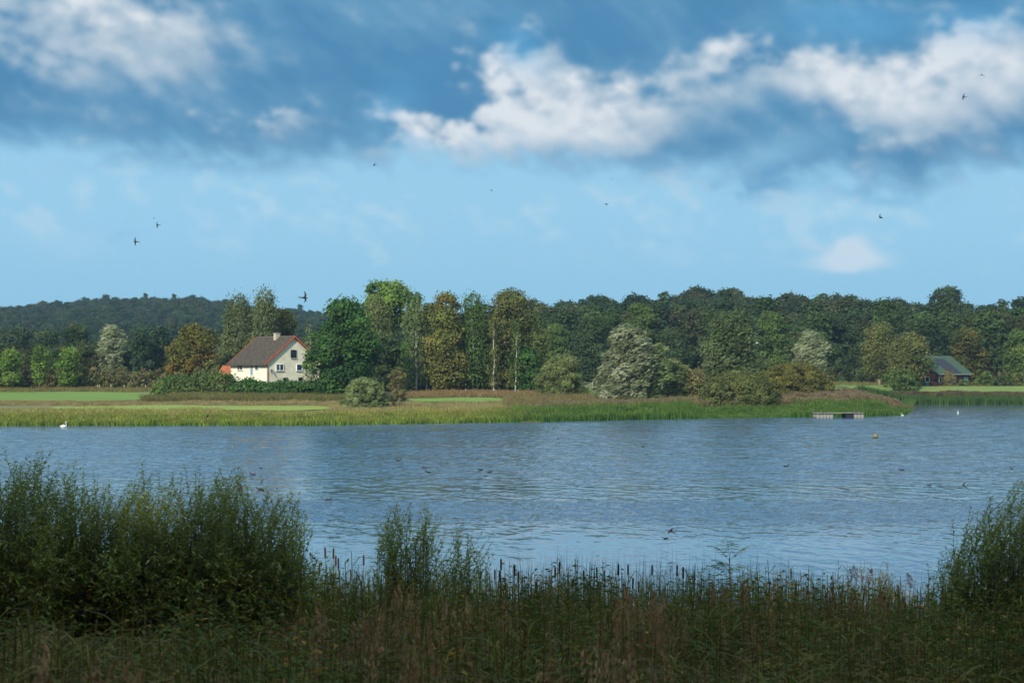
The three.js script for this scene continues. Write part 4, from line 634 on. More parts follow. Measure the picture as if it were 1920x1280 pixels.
// ---------------------------------------------------------------- reeds and tall grass of the far bank
function tuft(seed, n, spread, h0, h1, w, bend, paint, plume) {
  const r = rng(seed), mb = new MB();
  for (let i = 0; i < n; i++) {
    const f = r() * 6.283, R = spread * Math.sqrt(r()), x = Math.cos(f) * R, z = Math.sin(f) * R, h = lerp(h0, h1, r()), g = r() * 6.283, bx = Math.cos(g) * bend * h * (0.3 + r()) + bend * 0.5 * h, bz = Math.sin(g) * bend * h * (0.3 + r()), a = r() * 3.14, cx = Math.cos(a) * w / 2, cz = Math.sin(a) * w / 2, v = 0.75 + 0.5 * r();
    const pt = (t, s) => [x + bx * t * t + cx * s * (1 - t * t * 0.9), h * t * (1 - 0.12 * bend * t), z + bz * t * t + cz * s * (1 - t * t * 0.9)], k = (t) => paint(t, r).map((c) => c * v);
    const T = [0, 0.35, 0.7, 1];
    for (let j = 0; j < 3; j++) { const ka = k(T[j]), kb = k(T[j + 1]); mb.tri(pt(T[j], -1), pt(T[j], 1), pt(T[j + 1], 1), ka, ka, kb); if (j < 2) mb.tri(pt(T[j], -1), pt(T[j + 1], 1), pt(T[j + 1], -1), ka, kb, kb); }
    if (plume && r() < plume.share) { const top = pt(1, 0); for (let j = 0; j < plume.n; j++) { const y = top[1] - plume.len * r() * 0.9 + 0.05, q = plume.wide * (0.3 + r()), b = r() * 6.283, px = top[0] + Math.cos(b) * q * 0.6 + q * 0.4, pz = top[2] + Math.sin(b) * q; const c = plume.col.map((u) => u * (0.7 + 0.6 * r())); mb.tri([top[0], y, top[2]], [px, y - plume.len * 0.15, pz], [px + plume.fat, y + plume.len * 0.08, pz + plume.fat * (r() - 0.5)], c); } }
  }
  return mb.geo();
}
{
  const r = rng(17), cat = (t) => t < 0.2 ? [1.6, 1.15, 0.9] : t < 0.5 ? [0.95, 1.1, 0.8] : [1.1, 1.05, 1.2], mk = (s, h0, h1, w, p) => tuft(s, 16, 0.55, h0, h1, w, 0.22, cat, p);
  const green = [mk(1, 0.8, 1.1, 0.09), mk(2, 0.7, 1.05, 0.1), mk(3, 0.85, 1.15, 0.08, { share: 0.35, n: 10, len: 0.28, wide: 0.1, fat: 0.07, col: [1.45, 1.1, 1.4] })];
  const plum = [4, 5].map((s) => tuft(s, 13, 0.6, 0.75, 1.1, 0.08, 0.25, (t) => t < 0.3 ? [0.8, 0.9, 0.7] : [1, 1, 1], { share: 0.9, n: 16, len: 0.34, wide: 0.14, fat: 0.09, col: [1.05, 0.93, 0.95] }));
  const S = [], P = [], G = [];
  const put = (list, v, px, d, sx, sy, k) => { const x = (px - 960) / F * d, y = Math.max(-0.25, ground(x, -d)); list.push([v, x, y - 0.08, -d, r() * 6.28, sx, sy, sx, k]); };
  const tone = (a, b) => { const m = mixc(a, b, r()), v = 0.8 + 0.4 * r(); return m.map((q) => q * v); };
  // green belt at the water's edge
  for (let px = -330; px < 1705; px += 3.1) {
    const s0 = shoreAt(px), patch = N3(px * 0.02, 3, 1), right = smoothstep(px, 850, 1050), tip = 1 - 0.35 * smoothstep(px, 1650, 1705), H = lerp(1.1, 1.35, right) * (0.92 + 0.28 * patch) * tip * (1 - 0.45 * smoothstep(px, 1295, 1330) * (1 - smoothstep(px, 1450, 1500)));
    for (let k = 0; k < 11; k++) {
      const s = -2.6 + k * lerp(1.05, 0.72, right) + r() * 1.1, d = s0 + s + 1.0 * N3(px * 0.03, 9, 4), back = k / 11, left = tone([0.19, 0.29, 0.04], [0.24, 0.29, 0.06]), lb = tone([0.31, 0.31, 0.1], [0.25, 0.28, 0.08]), rg = tone([0.085, 0.185, 0.03], [0.115, 0.215, 0.04]);
      const kk = mixc(mixc(left, lb, back * 1.1 > r() ? 1 : 0), mixc(rg, tone([0.1, 0.13, 0.04], [0.13, 0.13, 0.05]), back > 0.8 ? 0.6 : 0), right);
      put(S, Math.floor(r() * 3), px + r() * 3, d, 1, H * (0.85 + 0.3 * r()), kk);
    }
    // brown reed tops behind
    if (px > 900 && !(px > 1318 && px < 1456)) for (let k = 0; k < 9; k++) put(P, Math.floor(r() * 2), px + r() * 4, s0 + 6.5 + k * 1.5 + r() * 1.4, 1.1, (1.2 + 0.3 * patch) * smoothstep(px, 880, 1050) * (px > 1560 ? 0.9 + 0.3 * smoothstep(px, 1560, 1640) - 0.5 * smoothstep(px, 1660, 1705) : 1) + 0.1, tone([0.26, 0.21, 0.11], [0.2, 0.19, 0.085]));
  }
  for (let k = 0; k < 900; k++) { const px = 1530 + 160 * r(), d = 246 + 20 * r(); put(P, k % 2, px - 60 * r(), d, 1.2, 1.25 + 0.4 * r(), tone([0.25, 0.2, 0.12], [0.2, 0.175, 0.095])); }
  // the bay on the right
  for (let px = 1610; px < 2500; px += 3.2) for (let k = 0; k < 9; k++) { const kk = k < 5 ? tone([0.06, 0.12, 0.03], [0.085, 0.15, 0.035]) : tone([0.14, 0.14, 0.06], [0.17, 0.14, 0.08]); put(k < 5 ? S : P, Math.floor(r() * 2), px + r() * 3, 331.5 + k * 1.1 + r(), 1.3, (1.55 + 0.35 * r()) * (1 - 0.075 * k), kk); }
  for (let d = 240; d < 334; d += 0.7) for (let k = 0; k < 3; k++) { const px = knots([[240, 1688], [258, 1700], [333, 1712]], d); put(S, k % 2, px - 1 - 3 * k, d, 1.1, 0.9 + 0.35 * r(), tone([0.062, 0.14, 0.03], [0.09, 0.16, 0.04])); }
  // dry grass strips and the rough bank
  const strip = (n, px0, px1, d0, d1, h0, h1, a, b, list = G) => { for (let i = 0; i < n; i++) { const px = lerp(px0, px1, r()), e = 5 * N3(px * 0.012, d0 * 0.1, 3) + 2.5 * N3(px * 0.06, 4, d0); put(list, Math.floor(r() * 2), px, lerp(d0, d1, r()) + e, 1.1, lerp(h0, h1, r()), tone(a, b)); } };
  strip(2600, -330, 700, 247.5, 257, 0.3, 0.5, [0.375, 0.320, 0.169], [0.288, 0.286, 0.117]);
  strip(1400, -330, 420, 199, 224, 0.5, 0.75, [0.338, 0.340, 0.117], [0.250, 0.313, 0.091]);
  strip(2800, 318, 660, 259, 276, 0.7, 1.0, [0.213, 0.211, 0.085], [0.163, 0.204, 0.065]);
  strip(500, 270, 345, 256, 268, 0.5, 0.9, [0.150, 0.177, 0.058], [0.163, 0.170, 0.065]);
  strip(2600, 620, 1010, 200, 254, 0.35, 0.6, [0.362, 0.326, 0.169], [0.275, 0.299, 0.111]);
  strip(1200, 745, 1010, 269, 281, 0.6, 0.95, [0.325, 0.258, 0.130], [0.250, 0.218, 0.104]);
  strip(1600, 950, 1340, 240, 268, 0.7, 1.1, [0.250, 0.231, 0.104], [0.188, 0.190, 0.078]);
  strip(1300, -330, 330, 287, 296, 0.4, 0.8, [0.275, 0.258, 0.104], [0.188, 0.204, 0.072]);
  strip(700, 1540, 2100, 362, 372, 0.5, 0.9, [0.250, 0.258, 0.091], [0.200, 0.231, 0.078]);
  strip(500, 1700, 2100, 352, 360, 0.4, 0.8, [0.150, 0.190, 0.065], [0.200, 0.204, 0.078]);
  const dry = [6, 7].map((s) => tuft(s, 15, 0.6, 0.6, 1.1, 0.06, 0.35, (t) => t < 0.35 ? [0.75, 0.85, 0.6] : [1.05, 1, 0.95], { share: 0.4, n: 6, len: 0.25, wide: 0.08, fat: 0.05, col: [1.2, 1.0, 0.9] }));
  scatter('reed_bed', 'green reed bed along the far shore of the lake', 'reeds', green, BLADE, S);
  scatter('plumed_reeds', 'brown plumed reeds behind the green reed bed', 'reeds', plum, BLADE, P);
  scatter('tall_grass', 'dry tall grass on the far bank between the meadows', 'grass', dry, BLADE, G);
}

// ---------------------------------------------------------------- the near bank
function bladePath(mb, p, dir, len, w, bend, k0, k1, segs = 4) {   // a grass blade: starts at p towards dir, bends down
  let [x, y, z] = p, [dx, dy, dz] = dir, sx = -dz, sz = dx; const l = Math.hypot(sx, sz) || 1; sx /= l; sz /= l; if (!(Math.abs(dx) + Math.abs(dz))) { sx = 1; sz = 0; }
  let pa = null, pb = null, ka = null;
  for (let i = 0; i <= segs; i++) {
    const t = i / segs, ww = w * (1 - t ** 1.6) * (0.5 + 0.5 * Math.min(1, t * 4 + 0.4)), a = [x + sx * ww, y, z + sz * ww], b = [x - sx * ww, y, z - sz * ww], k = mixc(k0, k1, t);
    if (pa) { mb.tri(pa, pb, b, ka, ka, k); if (i < segs) mb.tri(pa, b, a, ka, k, k); }
    pa = a; pb = b; ka = k; dy -= bend / segs; const n = Math.hypot(dx, dy, dz); x += dx / n * len / segs; y += dy / n * len / segs; z += dz / n * len / segs;
  }
}
{
  const r = rng(41), grass = [], reed = [], plume = [], stalks = [];
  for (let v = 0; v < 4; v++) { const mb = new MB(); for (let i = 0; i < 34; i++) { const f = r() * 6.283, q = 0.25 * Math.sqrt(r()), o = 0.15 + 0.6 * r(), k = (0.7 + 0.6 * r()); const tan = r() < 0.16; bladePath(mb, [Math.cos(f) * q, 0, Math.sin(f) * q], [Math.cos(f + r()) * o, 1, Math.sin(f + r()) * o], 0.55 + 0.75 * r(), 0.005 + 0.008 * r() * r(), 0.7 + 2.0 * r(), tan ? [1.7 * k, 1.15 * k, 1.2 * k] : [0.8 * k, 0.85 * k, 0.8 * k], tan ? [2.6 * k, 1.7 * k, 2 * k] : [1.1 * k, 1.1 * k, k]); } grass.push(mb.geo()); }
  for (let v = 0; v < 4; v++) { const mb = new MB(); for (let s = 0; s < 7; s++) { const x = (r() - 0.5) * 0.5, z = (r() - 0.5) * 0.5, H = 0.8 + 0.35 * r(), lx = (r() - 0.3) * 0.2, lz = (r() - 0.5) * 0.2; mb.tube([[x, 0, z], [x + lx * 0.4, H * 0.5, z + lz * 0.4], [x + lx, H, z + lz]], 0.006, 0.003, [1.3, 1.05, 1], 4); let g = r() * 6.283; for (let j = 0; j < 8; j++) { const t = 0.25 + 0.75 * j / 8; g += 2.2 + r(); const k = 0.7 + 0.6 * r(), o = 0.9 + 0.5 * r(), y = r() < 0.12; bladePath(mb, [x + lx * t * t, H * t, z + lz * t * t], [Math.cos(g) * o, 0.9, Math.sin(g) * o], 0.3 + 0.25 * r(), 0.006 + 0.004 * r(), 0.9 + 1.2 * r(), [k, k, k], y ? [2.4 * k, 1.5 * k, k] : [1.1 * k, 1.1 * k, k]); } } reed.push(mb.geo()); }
  for (let v = 0; v < 3; v++) { const mb = new MB(); for (let s = 0; s < 6; s++) { const x = (r() - 0.5) * 0.5, z = (r() - 0.5) * 0.5, H = 0.75 + 0.35 * r(), lx = (r() - 0.3) * 0.25, lz = (r() - 0.5) * 0.2; mb.tube([[x, 0, z], [x + lx * 0.4, H * 0.5, z + lz * 0.4], [x + lx, H, z + lz]], 0.005, 0.002, [1, 0.8, 0.75], 4); for (let j = 0; j < 70; j++) { const t = r(), q = 0.05 * Math.sin(3.14 * Math.min(1, t + 0.12)) + 0.01, b = r() * 6.283, y = H - 0.02 - 0.24 * (1 - t), c = 0.6 + 0.8 * r(), e = 0.008 + 0.009 * r(), ex = x + lx * (y / H) ** 2 + Math.cos(b) * q * r() + 0.02 * t, ez = z + lz * (y / H) ** 2 + Math.sin(b) * q * r(), k = [c, 0.95 * c, 0.85 * c]; mb.tri([ex, y, ez], [ex + e, y - e * 1.4, ez + e * (r() - 0.5)], [ex + e * (r() - 0.5), y - e * 2.2, ez - e], k); } for (let j = 0; j < 3; j++) { const g = r() * 6.283, t = 0.2 + 0.15 * j; bladePath(mb, [x, H * t, z], [Math.cos(g), 0.8, Math.sin(g)], 0.35, 0.01, 1.4, [0.5, 0.75, 0.4], [0.7, 0.8, 0.4]); } } plume.push(mb.geo()); }
  for (let v = 0; v < 2; v++) { const mb = new MB(); for (let s = 0; s < 3; s++) { const x = (r() - 0.5) * 0.8, z = (r() - 0.5) * 0.8, lx = (r() - 0.5) * 1.1; mb.tube([[x, 0, z], [x + lx * 0.25, 0.55, z], [x + lx, 0.95 + 0.25 * r(), z + 0.1]], 0.0045, 0.002, [1, 0.85, 0.7], 5); bladePath(mb, [x + lx * 0.4, 0.75, z], [0.9, 0.5, 0.2], 0.3, 0.012, 1.5, [1.2, 0.9, 0.7], [1.4, 0.9, 0.6]); } stalks.push(mb.geo()); }
  const A = [], B = [], P = [], S = [];
  const tone = (a, b) => { const m = mixc(a, b, r()), v = 0.75 + 0.5 * r(); return m.map((q) => q * v); };
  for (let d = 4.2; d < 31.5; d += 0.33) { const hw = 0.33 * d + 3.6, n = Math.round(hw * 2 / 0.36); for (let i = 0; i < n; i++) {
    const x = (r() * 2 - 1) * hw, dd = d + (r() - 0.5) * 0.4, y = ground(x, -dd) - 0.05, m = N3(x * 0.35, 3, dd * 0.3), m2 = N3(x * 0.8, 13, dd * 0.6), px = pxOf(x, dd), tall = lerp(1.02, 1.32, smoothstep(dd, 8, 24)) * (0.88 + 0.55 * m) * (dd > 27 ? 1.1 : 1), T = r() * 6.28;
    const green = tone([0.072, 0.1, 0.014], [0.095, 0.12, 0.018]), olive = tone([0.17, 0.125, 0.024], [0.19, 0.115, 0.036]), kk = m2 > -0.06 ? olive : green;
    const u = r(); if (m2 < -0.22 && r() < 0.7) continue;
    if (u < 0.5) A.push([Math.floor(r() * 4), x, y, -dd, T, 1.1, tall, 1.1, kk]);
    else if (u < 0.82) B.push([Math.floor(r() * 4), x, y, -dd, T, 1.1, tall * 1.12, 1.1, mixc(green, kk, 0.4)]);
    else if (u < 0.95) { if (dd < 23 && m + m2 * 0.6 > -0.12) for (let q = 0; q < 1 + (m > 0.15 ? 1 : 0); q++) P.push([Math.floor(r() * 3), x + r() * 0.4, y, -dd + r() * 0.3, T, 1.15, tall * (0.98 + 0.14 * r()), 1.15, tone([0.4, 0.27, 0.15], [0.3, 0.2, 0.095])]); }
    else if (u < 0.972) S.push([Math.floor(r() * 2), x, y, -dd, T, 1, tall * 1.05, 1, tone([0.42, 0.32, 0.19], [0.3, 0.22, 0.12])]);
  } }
  const weed = []; for (let v = 0; v < 3; v++) { const mb = new MB(); for (let s = 0; s < 4; s++) { const x = (r() - 0.5) * 0.5, z = (r() - 0.5) * 0.5, H = 0.7 + 0.45 * r(), lx = (r() - 0.4) * 0.4; mb.tube([[x, 0, z], [x + lx * 0.3, H * 0.5, z], [x + lx, H, z]], 0.006, 0.002, [1.1, 0.9, 0.9], 4); for (let j = 0; j < 16; j++) { const t = 0.25 + 0.75 * j / 16, g = j * 2.4 + r(), L = 0.13 * (1.15 - 0.7 * t) * (0.7 + 0.6 * r()), B = L * 0.24, p = [x + lx * t * t, H * t, z], dx = Math.cos(g), dz = Math.sin(g), e = [p[0] + dx * L, p[1] + 0.25 * L - 0.4 * L * r(), p[2] + dz * L], mx = p[0] + dx * L * 0.45, my = p[1] + 0.18 * L, mz = p[2] + dz * L * 0.45, c = 0.7 + 0.6 * r(), k = r() < 0.14 ? [2.6 * c, 1.3 * c, c] : [c, c, c]; mb.tri(p, [mx - dz * B, my, mz + dx * B], e, k); mb.tri(p, e, [mx + dz * B, my, mz - dx * B], k); } } weed.push(mb.geo()); }
  const Wd = []; for (let i = 0; i < 1500; i++) { const dd = 4.5 + 25 * Math.sqrt(r()), x = (r() * 2 - 1) * (0.31 * dd + 2), m = N3(x * 0.5 + 9, 2, dd * 0.4); if (m < -0.05) continue; Wd.push([i % 3, x, ground(x, -dd) - 0.05, -dd, r() * 6.28, 1.1, lerp(1.05, 1.4, smoothstep(dd, 8, 24)) * (0.95 + 0.5 * m), 1.1, tone([0.075, 0.11, 0.02], [0.12, 0.14, 0.03])]); }
  scatter('bank_weeds', 'broad leaved weeds standing in the near bank grass', 'plants', weed, BLADE, Wd);
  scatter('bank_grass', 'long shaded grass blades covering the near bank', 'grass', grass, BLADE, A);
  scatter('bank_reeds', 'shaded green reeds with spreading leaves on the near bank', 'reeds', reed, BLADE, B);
  scatter('seed_plumes', 'brown fluffy seed heads standing in the near bank grass', 'plants', plume, BLADE, P);
  scatter('dry_stalks', 'pale dry stalks scattered through the near bank grass', 'plants', stalks, BLADE, S);
  // upright cattail leaves at the water's edge
  const cl = []; for (let v = 0; v < 3; v++) { const mb = new MB(); for (let i = 0; i < 9; i++) { const f = r() * 6.283, q = 0.2 * r(), o = 0.05 + 0.2 * r(), k = 0.8 + 0.4 * r(); bladePath(mb, [Math.cos(f) * q, 0, Math.sin(f) * q], [Math.cos(f) * o - 0.06, 1, Math.sin(f) * o], 0.75 + 0.45 * r(), 0.0075, 0.12 + 0.35 * r() * r(), [0.8 * k, 0.85 * k, 0.7 * k], [1.05 * k, 1.1 * k, 1.0 * k], 5); } cl.push(mb.geo()); }
  const CL = []; for (let i = 0; i < 700; i++) { const px = 560 + 1700 * r(), d = 28.3 + 4.2 * r(), x = (px - 960) / F * d; if (N3(x * 0.9, 1, d) < -0.3) continue; CL.push([i % 3, x, Math.max(-0.3, ground(x, -d)) - 0.05, -d, r() * 6.28, 1, (1.45 + 0.5 * r()) * (1 - 0.15 * smoothstep(px, 1450, 1600)), 1, tone([0.075, 0.125, 0.04], [0.1, 0.15, 0.05])]); }
  scatter('cattail_leaves', 'upright green cattail leaves along the near shore', 'reeds', cl, BLADE, CL);
  // cattails: every brown head in view is one plant
  const heads = [[940, 1044], [961, 1057], [972, 1069], [1040, 1061], [1048, 1052], [1094, 1068], [1117, 1062], [1134, 1068], [1162, 1056], [1177, 1057], [1181, 1081], [1218, 1057], [1267, 1058], [1282, 1061], [1412, 1087], [1075, 1083], [1194, 1089], [928, 1066], [946, 1069], [615, 1024], [625, 1026], [635, 1044], [681, 1039], [596, 1053], [663, 1066], [630, 1040], [1505, 1095], [1591, 1088], [1466, 1122], [1680, 1095], [1232, 1108], [1005, 1090]];
  let proto = null; const stemM = std(0x5d6338, 0.8), headM = std(0x3a1c12, 0.95, { name: 'cattail_brown' }), leafM = std(0x3f5a2c, 0.8, { side: THREE.DoubleSide });
  for (const [px, py] of heads) {
    const d = 28.5 + 3 * r(), p = at(px, py, d); p[1] -= 2.0;
    const turn = r() * 6.28, tilt = (r() - 0.5) * 0.08;
    if (!proto) {
      proto = thing('cattail', 'brown cattail head on a tall stem among the leaves at the near shore', 'cattail', p, 'cattails along the near shore');
      part('stem', new THREE.CylinderGeometry(0.004, 0.007, 2.4, 6).translate(0, 0.64, 0), stemM, proto);
      part('seed_head', new THREE.LatheGeometry([[0.001, 0], [0.012, 0.006], [0.0155, 0.03], [0.0155, 0.16], [0.012, 0.185], [0.001, 0.192]].map((q) => new THREE.Vector2(...q)), 10).translate(0, 1.8, 0), headM, proto);
      const mb = new MB(); for (let i = 0; i < 4; i++) { const f = i * 1.6; bladePath(mb, [Math.cos(f) * 0.02, -0.4, Math.sin(f) * 0.02], [Math.cos(f) * 0.12, 1, Math.sin(f) * 0.12], 2.1 + 0.25 * i, 0.0075, 0.3, [1, 1, 1], [1, 1, 1], 5); const g = mb.geo(); mb.p = []; mb.c = []; part('leaf', g, leafM, proto); }
      proto.rotation.set(tilt, turn, tilt); continue;
    }
    const q = dup(proto, p); q.rotation.set(tilt, turn, tilt);
  }
}
// willow shrubs on the near bank: many upright shoots with small lance-shaped leaves
function shrub(name, label, px, d, top, halfW, n, o = {}) {
  // px: middle; top(u): row of the top at u in -1..1; halfW in pixels; n: shoots
  const r = rng(o.seed || Math.round(px)), base = onGround(px, d), t = thing(name, label, 'shrub', base), leaf = new MB(), wood = new MB(), m = F / d;
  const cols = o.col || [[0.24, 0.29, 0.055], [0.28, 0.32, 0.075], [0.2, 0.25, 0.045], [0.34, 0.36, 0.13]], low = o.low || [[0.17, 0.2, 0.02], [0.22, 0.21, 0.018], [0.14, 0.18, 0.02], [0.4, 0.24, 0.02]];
  const leafAt = (q, g, up, L, set) => {
    const B = L * (o.slim || 0.16), dx = Math.cos(g), dz = Math.sin(g), nl = Math.hypot(1, up), ax = dx / nl, ay = up / nl, az = dz / nl, kk = set[Math.floor(Math.pow(r(), 1.25) * set.length)], v = 0.75 + 0.5 * r(), k = [kk[0] * v, kk[1] * v, kk[2] * v];
    const bx = -dz * B, bz = dx * B, mx = q[0] + ax * L * 0.45, my = q[1] + ay * L * 0.45 - 0.004, mz = q[2] + az * L * 0.45, e = [q[0] + ax * L, q[1] + ay * L - 0.12 * L, q[2] + az * L];
    leaf.tri(q, [mx + bx, my + B * 0.5, mz + bz], e, k); leaf.tri(q, e, [mx - bx, my + B * 0.5, mz - bz], k);
  };
  const topAt = (u) => (HY - top(u)) / m + EYE - base[1], LEN = o.leafL || 0.09;
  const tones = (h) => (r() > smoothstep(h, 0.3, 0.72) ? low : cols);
  for (let i = 0; i < n * 0.75; i++) {                     // upright shoots that make the outline
    const u = r() * 2 - 1, w = u * halfW / m, depth = (r() - 0.5) * (o.depth || 1.3), H = topAt(u) + 0.06 - 0.5 * r() * r(), len = 0.42 + 0.34 * r(), tip = H * (0.36 + 0.64 * Math.pow(r(), 0.55)), y0 = Math.max(0.05, tip - len), lx = 0.1 + u * 0.3 + (r() - 0.5) * 0.7, lz = (r() - 0.5) * 0.6;
    const P = (s) => [w + lx * (s - 1) * len * (1.3 - 0.5 * s), y0 + (tip - y0) * s, depth + lz * (s - 1) * len];
    if (r() < 0.5) wood.tube([[w * 0.5, -0.15, depth * 0.4], [lerp(w * 0.5, P(0)[0], 0.7), y0 * 0.6, depth * 0.8], P(0)], 0.011, 0.006, [0.09, 0.075, 0.045], 4);
    wood.tube([P(0), P(0.5), P(1)], 0.005, 0.0015, [0.14, 0.13, 0.06], 3);
    const c = Math.round((o.leaves || 34) * len / 0.65); let g = r() * 6.283;
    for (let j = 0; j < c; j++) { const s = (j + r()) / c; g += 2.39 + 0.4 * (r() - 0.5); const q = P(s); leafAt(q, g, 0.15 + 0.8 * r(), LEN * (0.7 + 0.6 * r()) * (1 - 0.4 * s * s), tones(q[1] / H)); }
  }
  const sprays = Math.round(n * (o.fill ?? 3.6));
  for (let i = 0; i < sprays; i++) {                       // leafy side twigs that fill the body in every direction
    const u = r() * 2 - 1, H = topAt(u), f = Math.pow(r(), 0.8), y = 0.12 + (H * (o.fillTo || 0.66) - 0.12) * f, w = u * halfW / m * (0.86 + 0.14 * f), depth = (r() - 0.5) * (o.depth || 1.3) * 1.2, g0 = r() * 6.283, up0 = -0.1 + 1.1 * r(), len = 0.16 + 0.18 * r();
    if (N3(w * 1.7 + (o.seed || 0), y * 1.7, depth * 1.2) < -0.28) continue;
    const P = (s) => [w + Math.cos(g0) * len * s, y + up0 * len * s, depth + Math.sin(g0) * len * s];
    if (r() < 0.35) wood.tube([P(0), P(1)], 0.003, 0.0012, [0.12, 0.11, 0.05], 3);
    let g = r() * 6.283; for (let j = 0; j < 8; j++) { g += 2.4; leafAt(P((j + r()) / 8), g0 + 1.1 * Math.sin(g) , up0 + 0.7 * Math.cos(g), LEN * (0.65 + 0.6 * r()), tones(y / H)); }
  }
  wood.build('branches', BARK, t); leaf.build('foliage', BLADE, t);
  return t;
}
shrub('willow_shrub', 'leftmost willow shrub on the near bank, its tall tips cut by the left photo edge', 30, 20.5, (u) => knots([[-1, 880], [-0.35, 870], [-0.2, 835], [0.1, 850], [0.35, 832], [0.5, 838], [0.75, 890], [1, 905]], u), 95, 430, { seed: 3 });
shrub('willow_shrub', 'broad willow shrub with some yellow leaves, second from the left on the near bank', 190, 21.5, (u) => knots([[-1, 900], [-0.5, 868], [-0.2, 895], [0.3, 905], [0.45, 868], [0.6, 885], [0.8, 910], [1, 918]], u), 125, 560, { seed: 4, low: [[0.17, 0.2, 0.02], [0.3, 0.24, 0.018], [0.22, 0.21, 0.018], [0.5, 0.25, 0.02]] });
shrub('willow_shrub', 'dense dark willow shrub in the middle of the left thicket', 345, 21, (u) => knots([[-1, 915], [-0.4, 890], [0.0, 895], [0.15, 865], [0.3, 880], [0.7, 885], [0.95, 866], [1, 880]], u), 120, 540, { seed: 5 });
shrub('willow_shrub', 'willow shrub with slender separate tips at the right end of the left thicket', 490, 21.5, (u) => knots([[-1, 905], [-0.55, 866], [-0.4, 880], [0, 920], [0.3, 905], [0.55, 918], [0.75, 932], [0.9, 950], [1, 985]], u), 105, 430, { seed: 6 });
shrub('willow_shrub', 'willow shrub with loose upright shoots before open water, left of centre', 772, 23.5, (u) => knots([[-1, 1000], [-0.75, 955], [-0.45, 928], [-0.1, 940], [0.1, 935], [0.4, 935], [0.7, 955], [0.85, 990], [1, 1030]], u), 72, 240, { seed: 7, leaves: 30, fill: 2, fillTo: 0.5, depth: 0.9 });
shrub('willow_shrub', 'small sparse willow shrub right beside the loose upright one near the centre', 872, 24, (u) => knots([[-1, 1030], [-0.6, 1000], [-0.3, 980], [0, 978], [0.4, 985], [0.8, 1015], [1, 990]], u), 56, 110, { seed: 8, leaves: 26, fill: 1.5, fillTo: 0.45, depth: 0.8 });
shrub('willow_shrub', 'tall willow shrub at the right edge of the near bank', 1862, 22, (u) => knots([[-1, 1060], [-0.75, 1050], [-0.6, 1010], [-0.3, 960], [-0.2, 925], [0, 955], [0.2, 915], [0.4, 920], [0.55, 900], [1, 890]], u), 112, 520, { seed: 9, leaves: 32, fill: 2.2, fillTo: 0.5 });
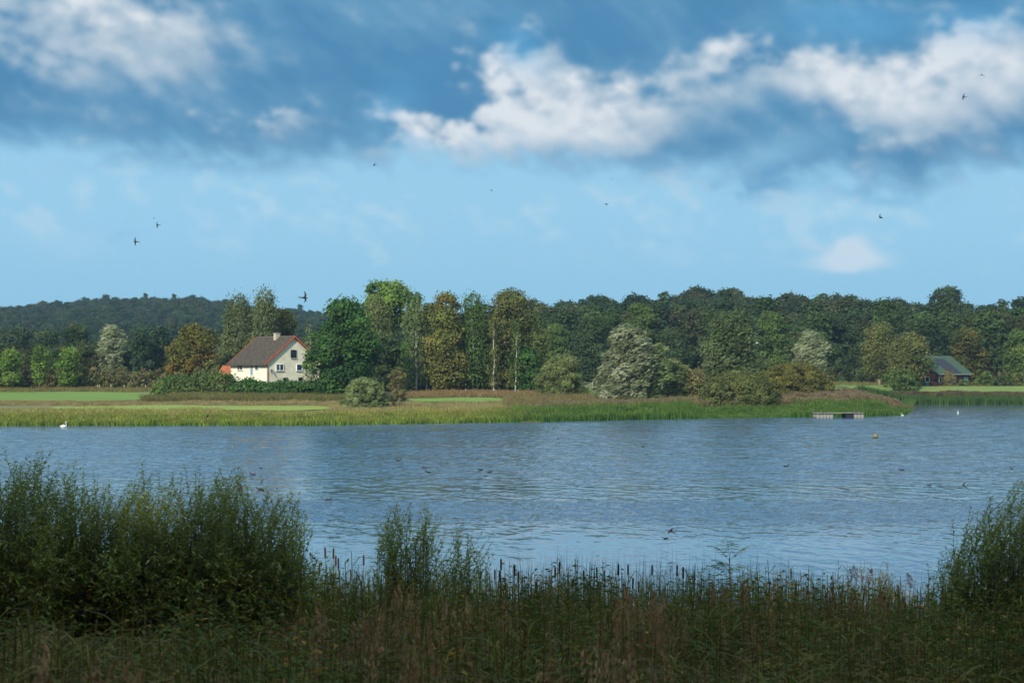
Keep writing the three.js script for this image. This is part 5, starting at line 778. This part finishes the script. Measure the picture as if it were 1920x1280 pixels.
// ash sapling with feathered leaves
{
  const d = 26.5, b = onGround(1368, d), t = thing('ash_sapling', 'young ash sapling with feathered leaves standing above the cattails right of centre', 'sapling', b), r = rng(23), wood = new MB(), m = F / d, H = (HY - 1046) / m + EYE - b[1];
  wood.tube([[0, -0.1, 0], [0.03, H * 0.5, 0], [0, H, 0]], 0.018, 0.008, [0.14, 0.11, 0.06], 6); wood.build('stem', BARK, t);
  const list = [[0.95, -2.7, 0.5, 0.1], [0.95, -0.35, 0.52, 0.0], [1, 1.4, 0.26, 1.5], [1, 1.8, 0.24, 1.7], [0.98, 0.5, 0.3, 1.2], [0.98, 2.6, 0.3, 1.2], [0.85, -2.2, 0.45, 0.3], [0.85, 0.4, 0.45, 0.2], [0.75, 3.0, 0.5, 0.2], [0.75, -0.6, 0.5, 0.2], [0.65, 2.0, 0.45, 0.2], [0.62, 0.9, 0.45, 0.2], [0.55, -1.6, 0.5, 0.1], [0.52, 3.4, 0.5, 0.1]];
  for (const [fy, g, L, up] of [...list, ...list.map(([a, b2, c, e]) => [a * 0.88, b2 + 0.7, c * 0.9, e * 0.8])]) {
    const mb = new MB(), dx = Math.cos(g), dz = Math.sin(g) * 0.7, P = (s) => [dx * L * s, H * fy + L * (up * s - 0.45 * s * s), dz * L * s];
    mb.tube([P(0), P(0.5), P(1)], 0.003, 0.0015, [0.1, 0.1, 0.05], 3);
    for (let j = 0; j < 11; j++) { const s = 0.25 + 0.75 * Math.floor(j / 2) / 5, p = P(s), sd = j === 10 ? 0 : j % 2 ? 1 : -1, lx = sd ? -dz * sd * 1.2 + dx * 0.5 : dx, lz = sd ? dx * sd * 1.2 + dz * 0.5 : dz, l = Math.hypot(lx, lz) || 1, LL = 0.125 * (0.8 + 0.4 * r()), e = [p[0] + lx / l * LL, p[1] - 0.02 + 0.03 * r(), p[2] + lz / l * LL], k = [[0.17, 0.23, 0.08], [0.14, 0.2, 0.065], [0.2, 0.26, 0.11]][j % 3], mx = (p[0] + e[0]) / 2, my = (p[1] + e[1]) / 2, mz = (p[2] + e[2]) / 2, w = 0.034; mb.tri(p, [mx - lz / l * w, my + 0.008, mz + lx / l * w], e, k); mb.tri(p, e, [mx + lz / l * w, my + 0.008, mz - lx / l * w], k); }
    mb.build('leaf', BLADE, t);
  }
}
// feathery reed plumes standing alone against the water on the right
{
  const r = rng(29), mkP = () => { const mb = new MB(); for (let j = 0; j < 190; j++) { const t = r(), q = 0.095 * Math.sin(3.14 * Math.min(1, t * 0.9 + 0.08)), b = r() * 6.283, y = 1.78 + 0.24 * t, e = 0.006 + 0.008 * r(), x = Math.cos(b) * q * r() + 0.06 * t * t, z = Math.sin(b) * q * r(), c = 0.7 + 0.6 * r(), k = [0.19 * c, 0.16 * c, 0.15 * c]; mb.tri([x, y, z], [x + e * 1.6, y - e, z + e * (r() - 0.5)], [x + e * 0.4, y - e * 1.6, z - e * 0.5], k); } return mb.geo(); };
  const labels = ['feathery brown reed plume at the near shore, left of three on the right', 'palest feathery reed plume, middle of three at the near shore', 'feathery reed plume bending right, rightmost of three at the near shore', 'single feathery reed plume close to the right willow shrub'];
  [[1592, 1068], [1607, 1060], [1628, 1068], [1709, 1075]].forEach(([px, py], i) => { const d = 29, p = at(px, py, d); p[1] -= 2.0; const t = thing('reed_plume', labels[i], 'reed', p); part('stem', new THREE.CylinderGeometry(0.003, 0.006, 2.2, 6).translate(0, 0.76, 0), std(0x7b6f4c, 0.9), t); part('plume', mkP(), BLADE, t); const mb = new MB(); for (let j = 0; j < 5; j++) { const g = r() * 6.283; bladePath(mb, [0, 0.7 + 0.2 * j, 0], [Math.cos(g), 1, Math.sin(g)], 0.4, 0.011, 1.3, [0.06, 0.09, 0.03], [0.07, 0.1, 0.04]); part('leaf', mb.geo(), BLADE, t); mb.p = []; mb.c = []; } t.rotation.y = r() * 6; });
}
renderer.render(scene, camera);
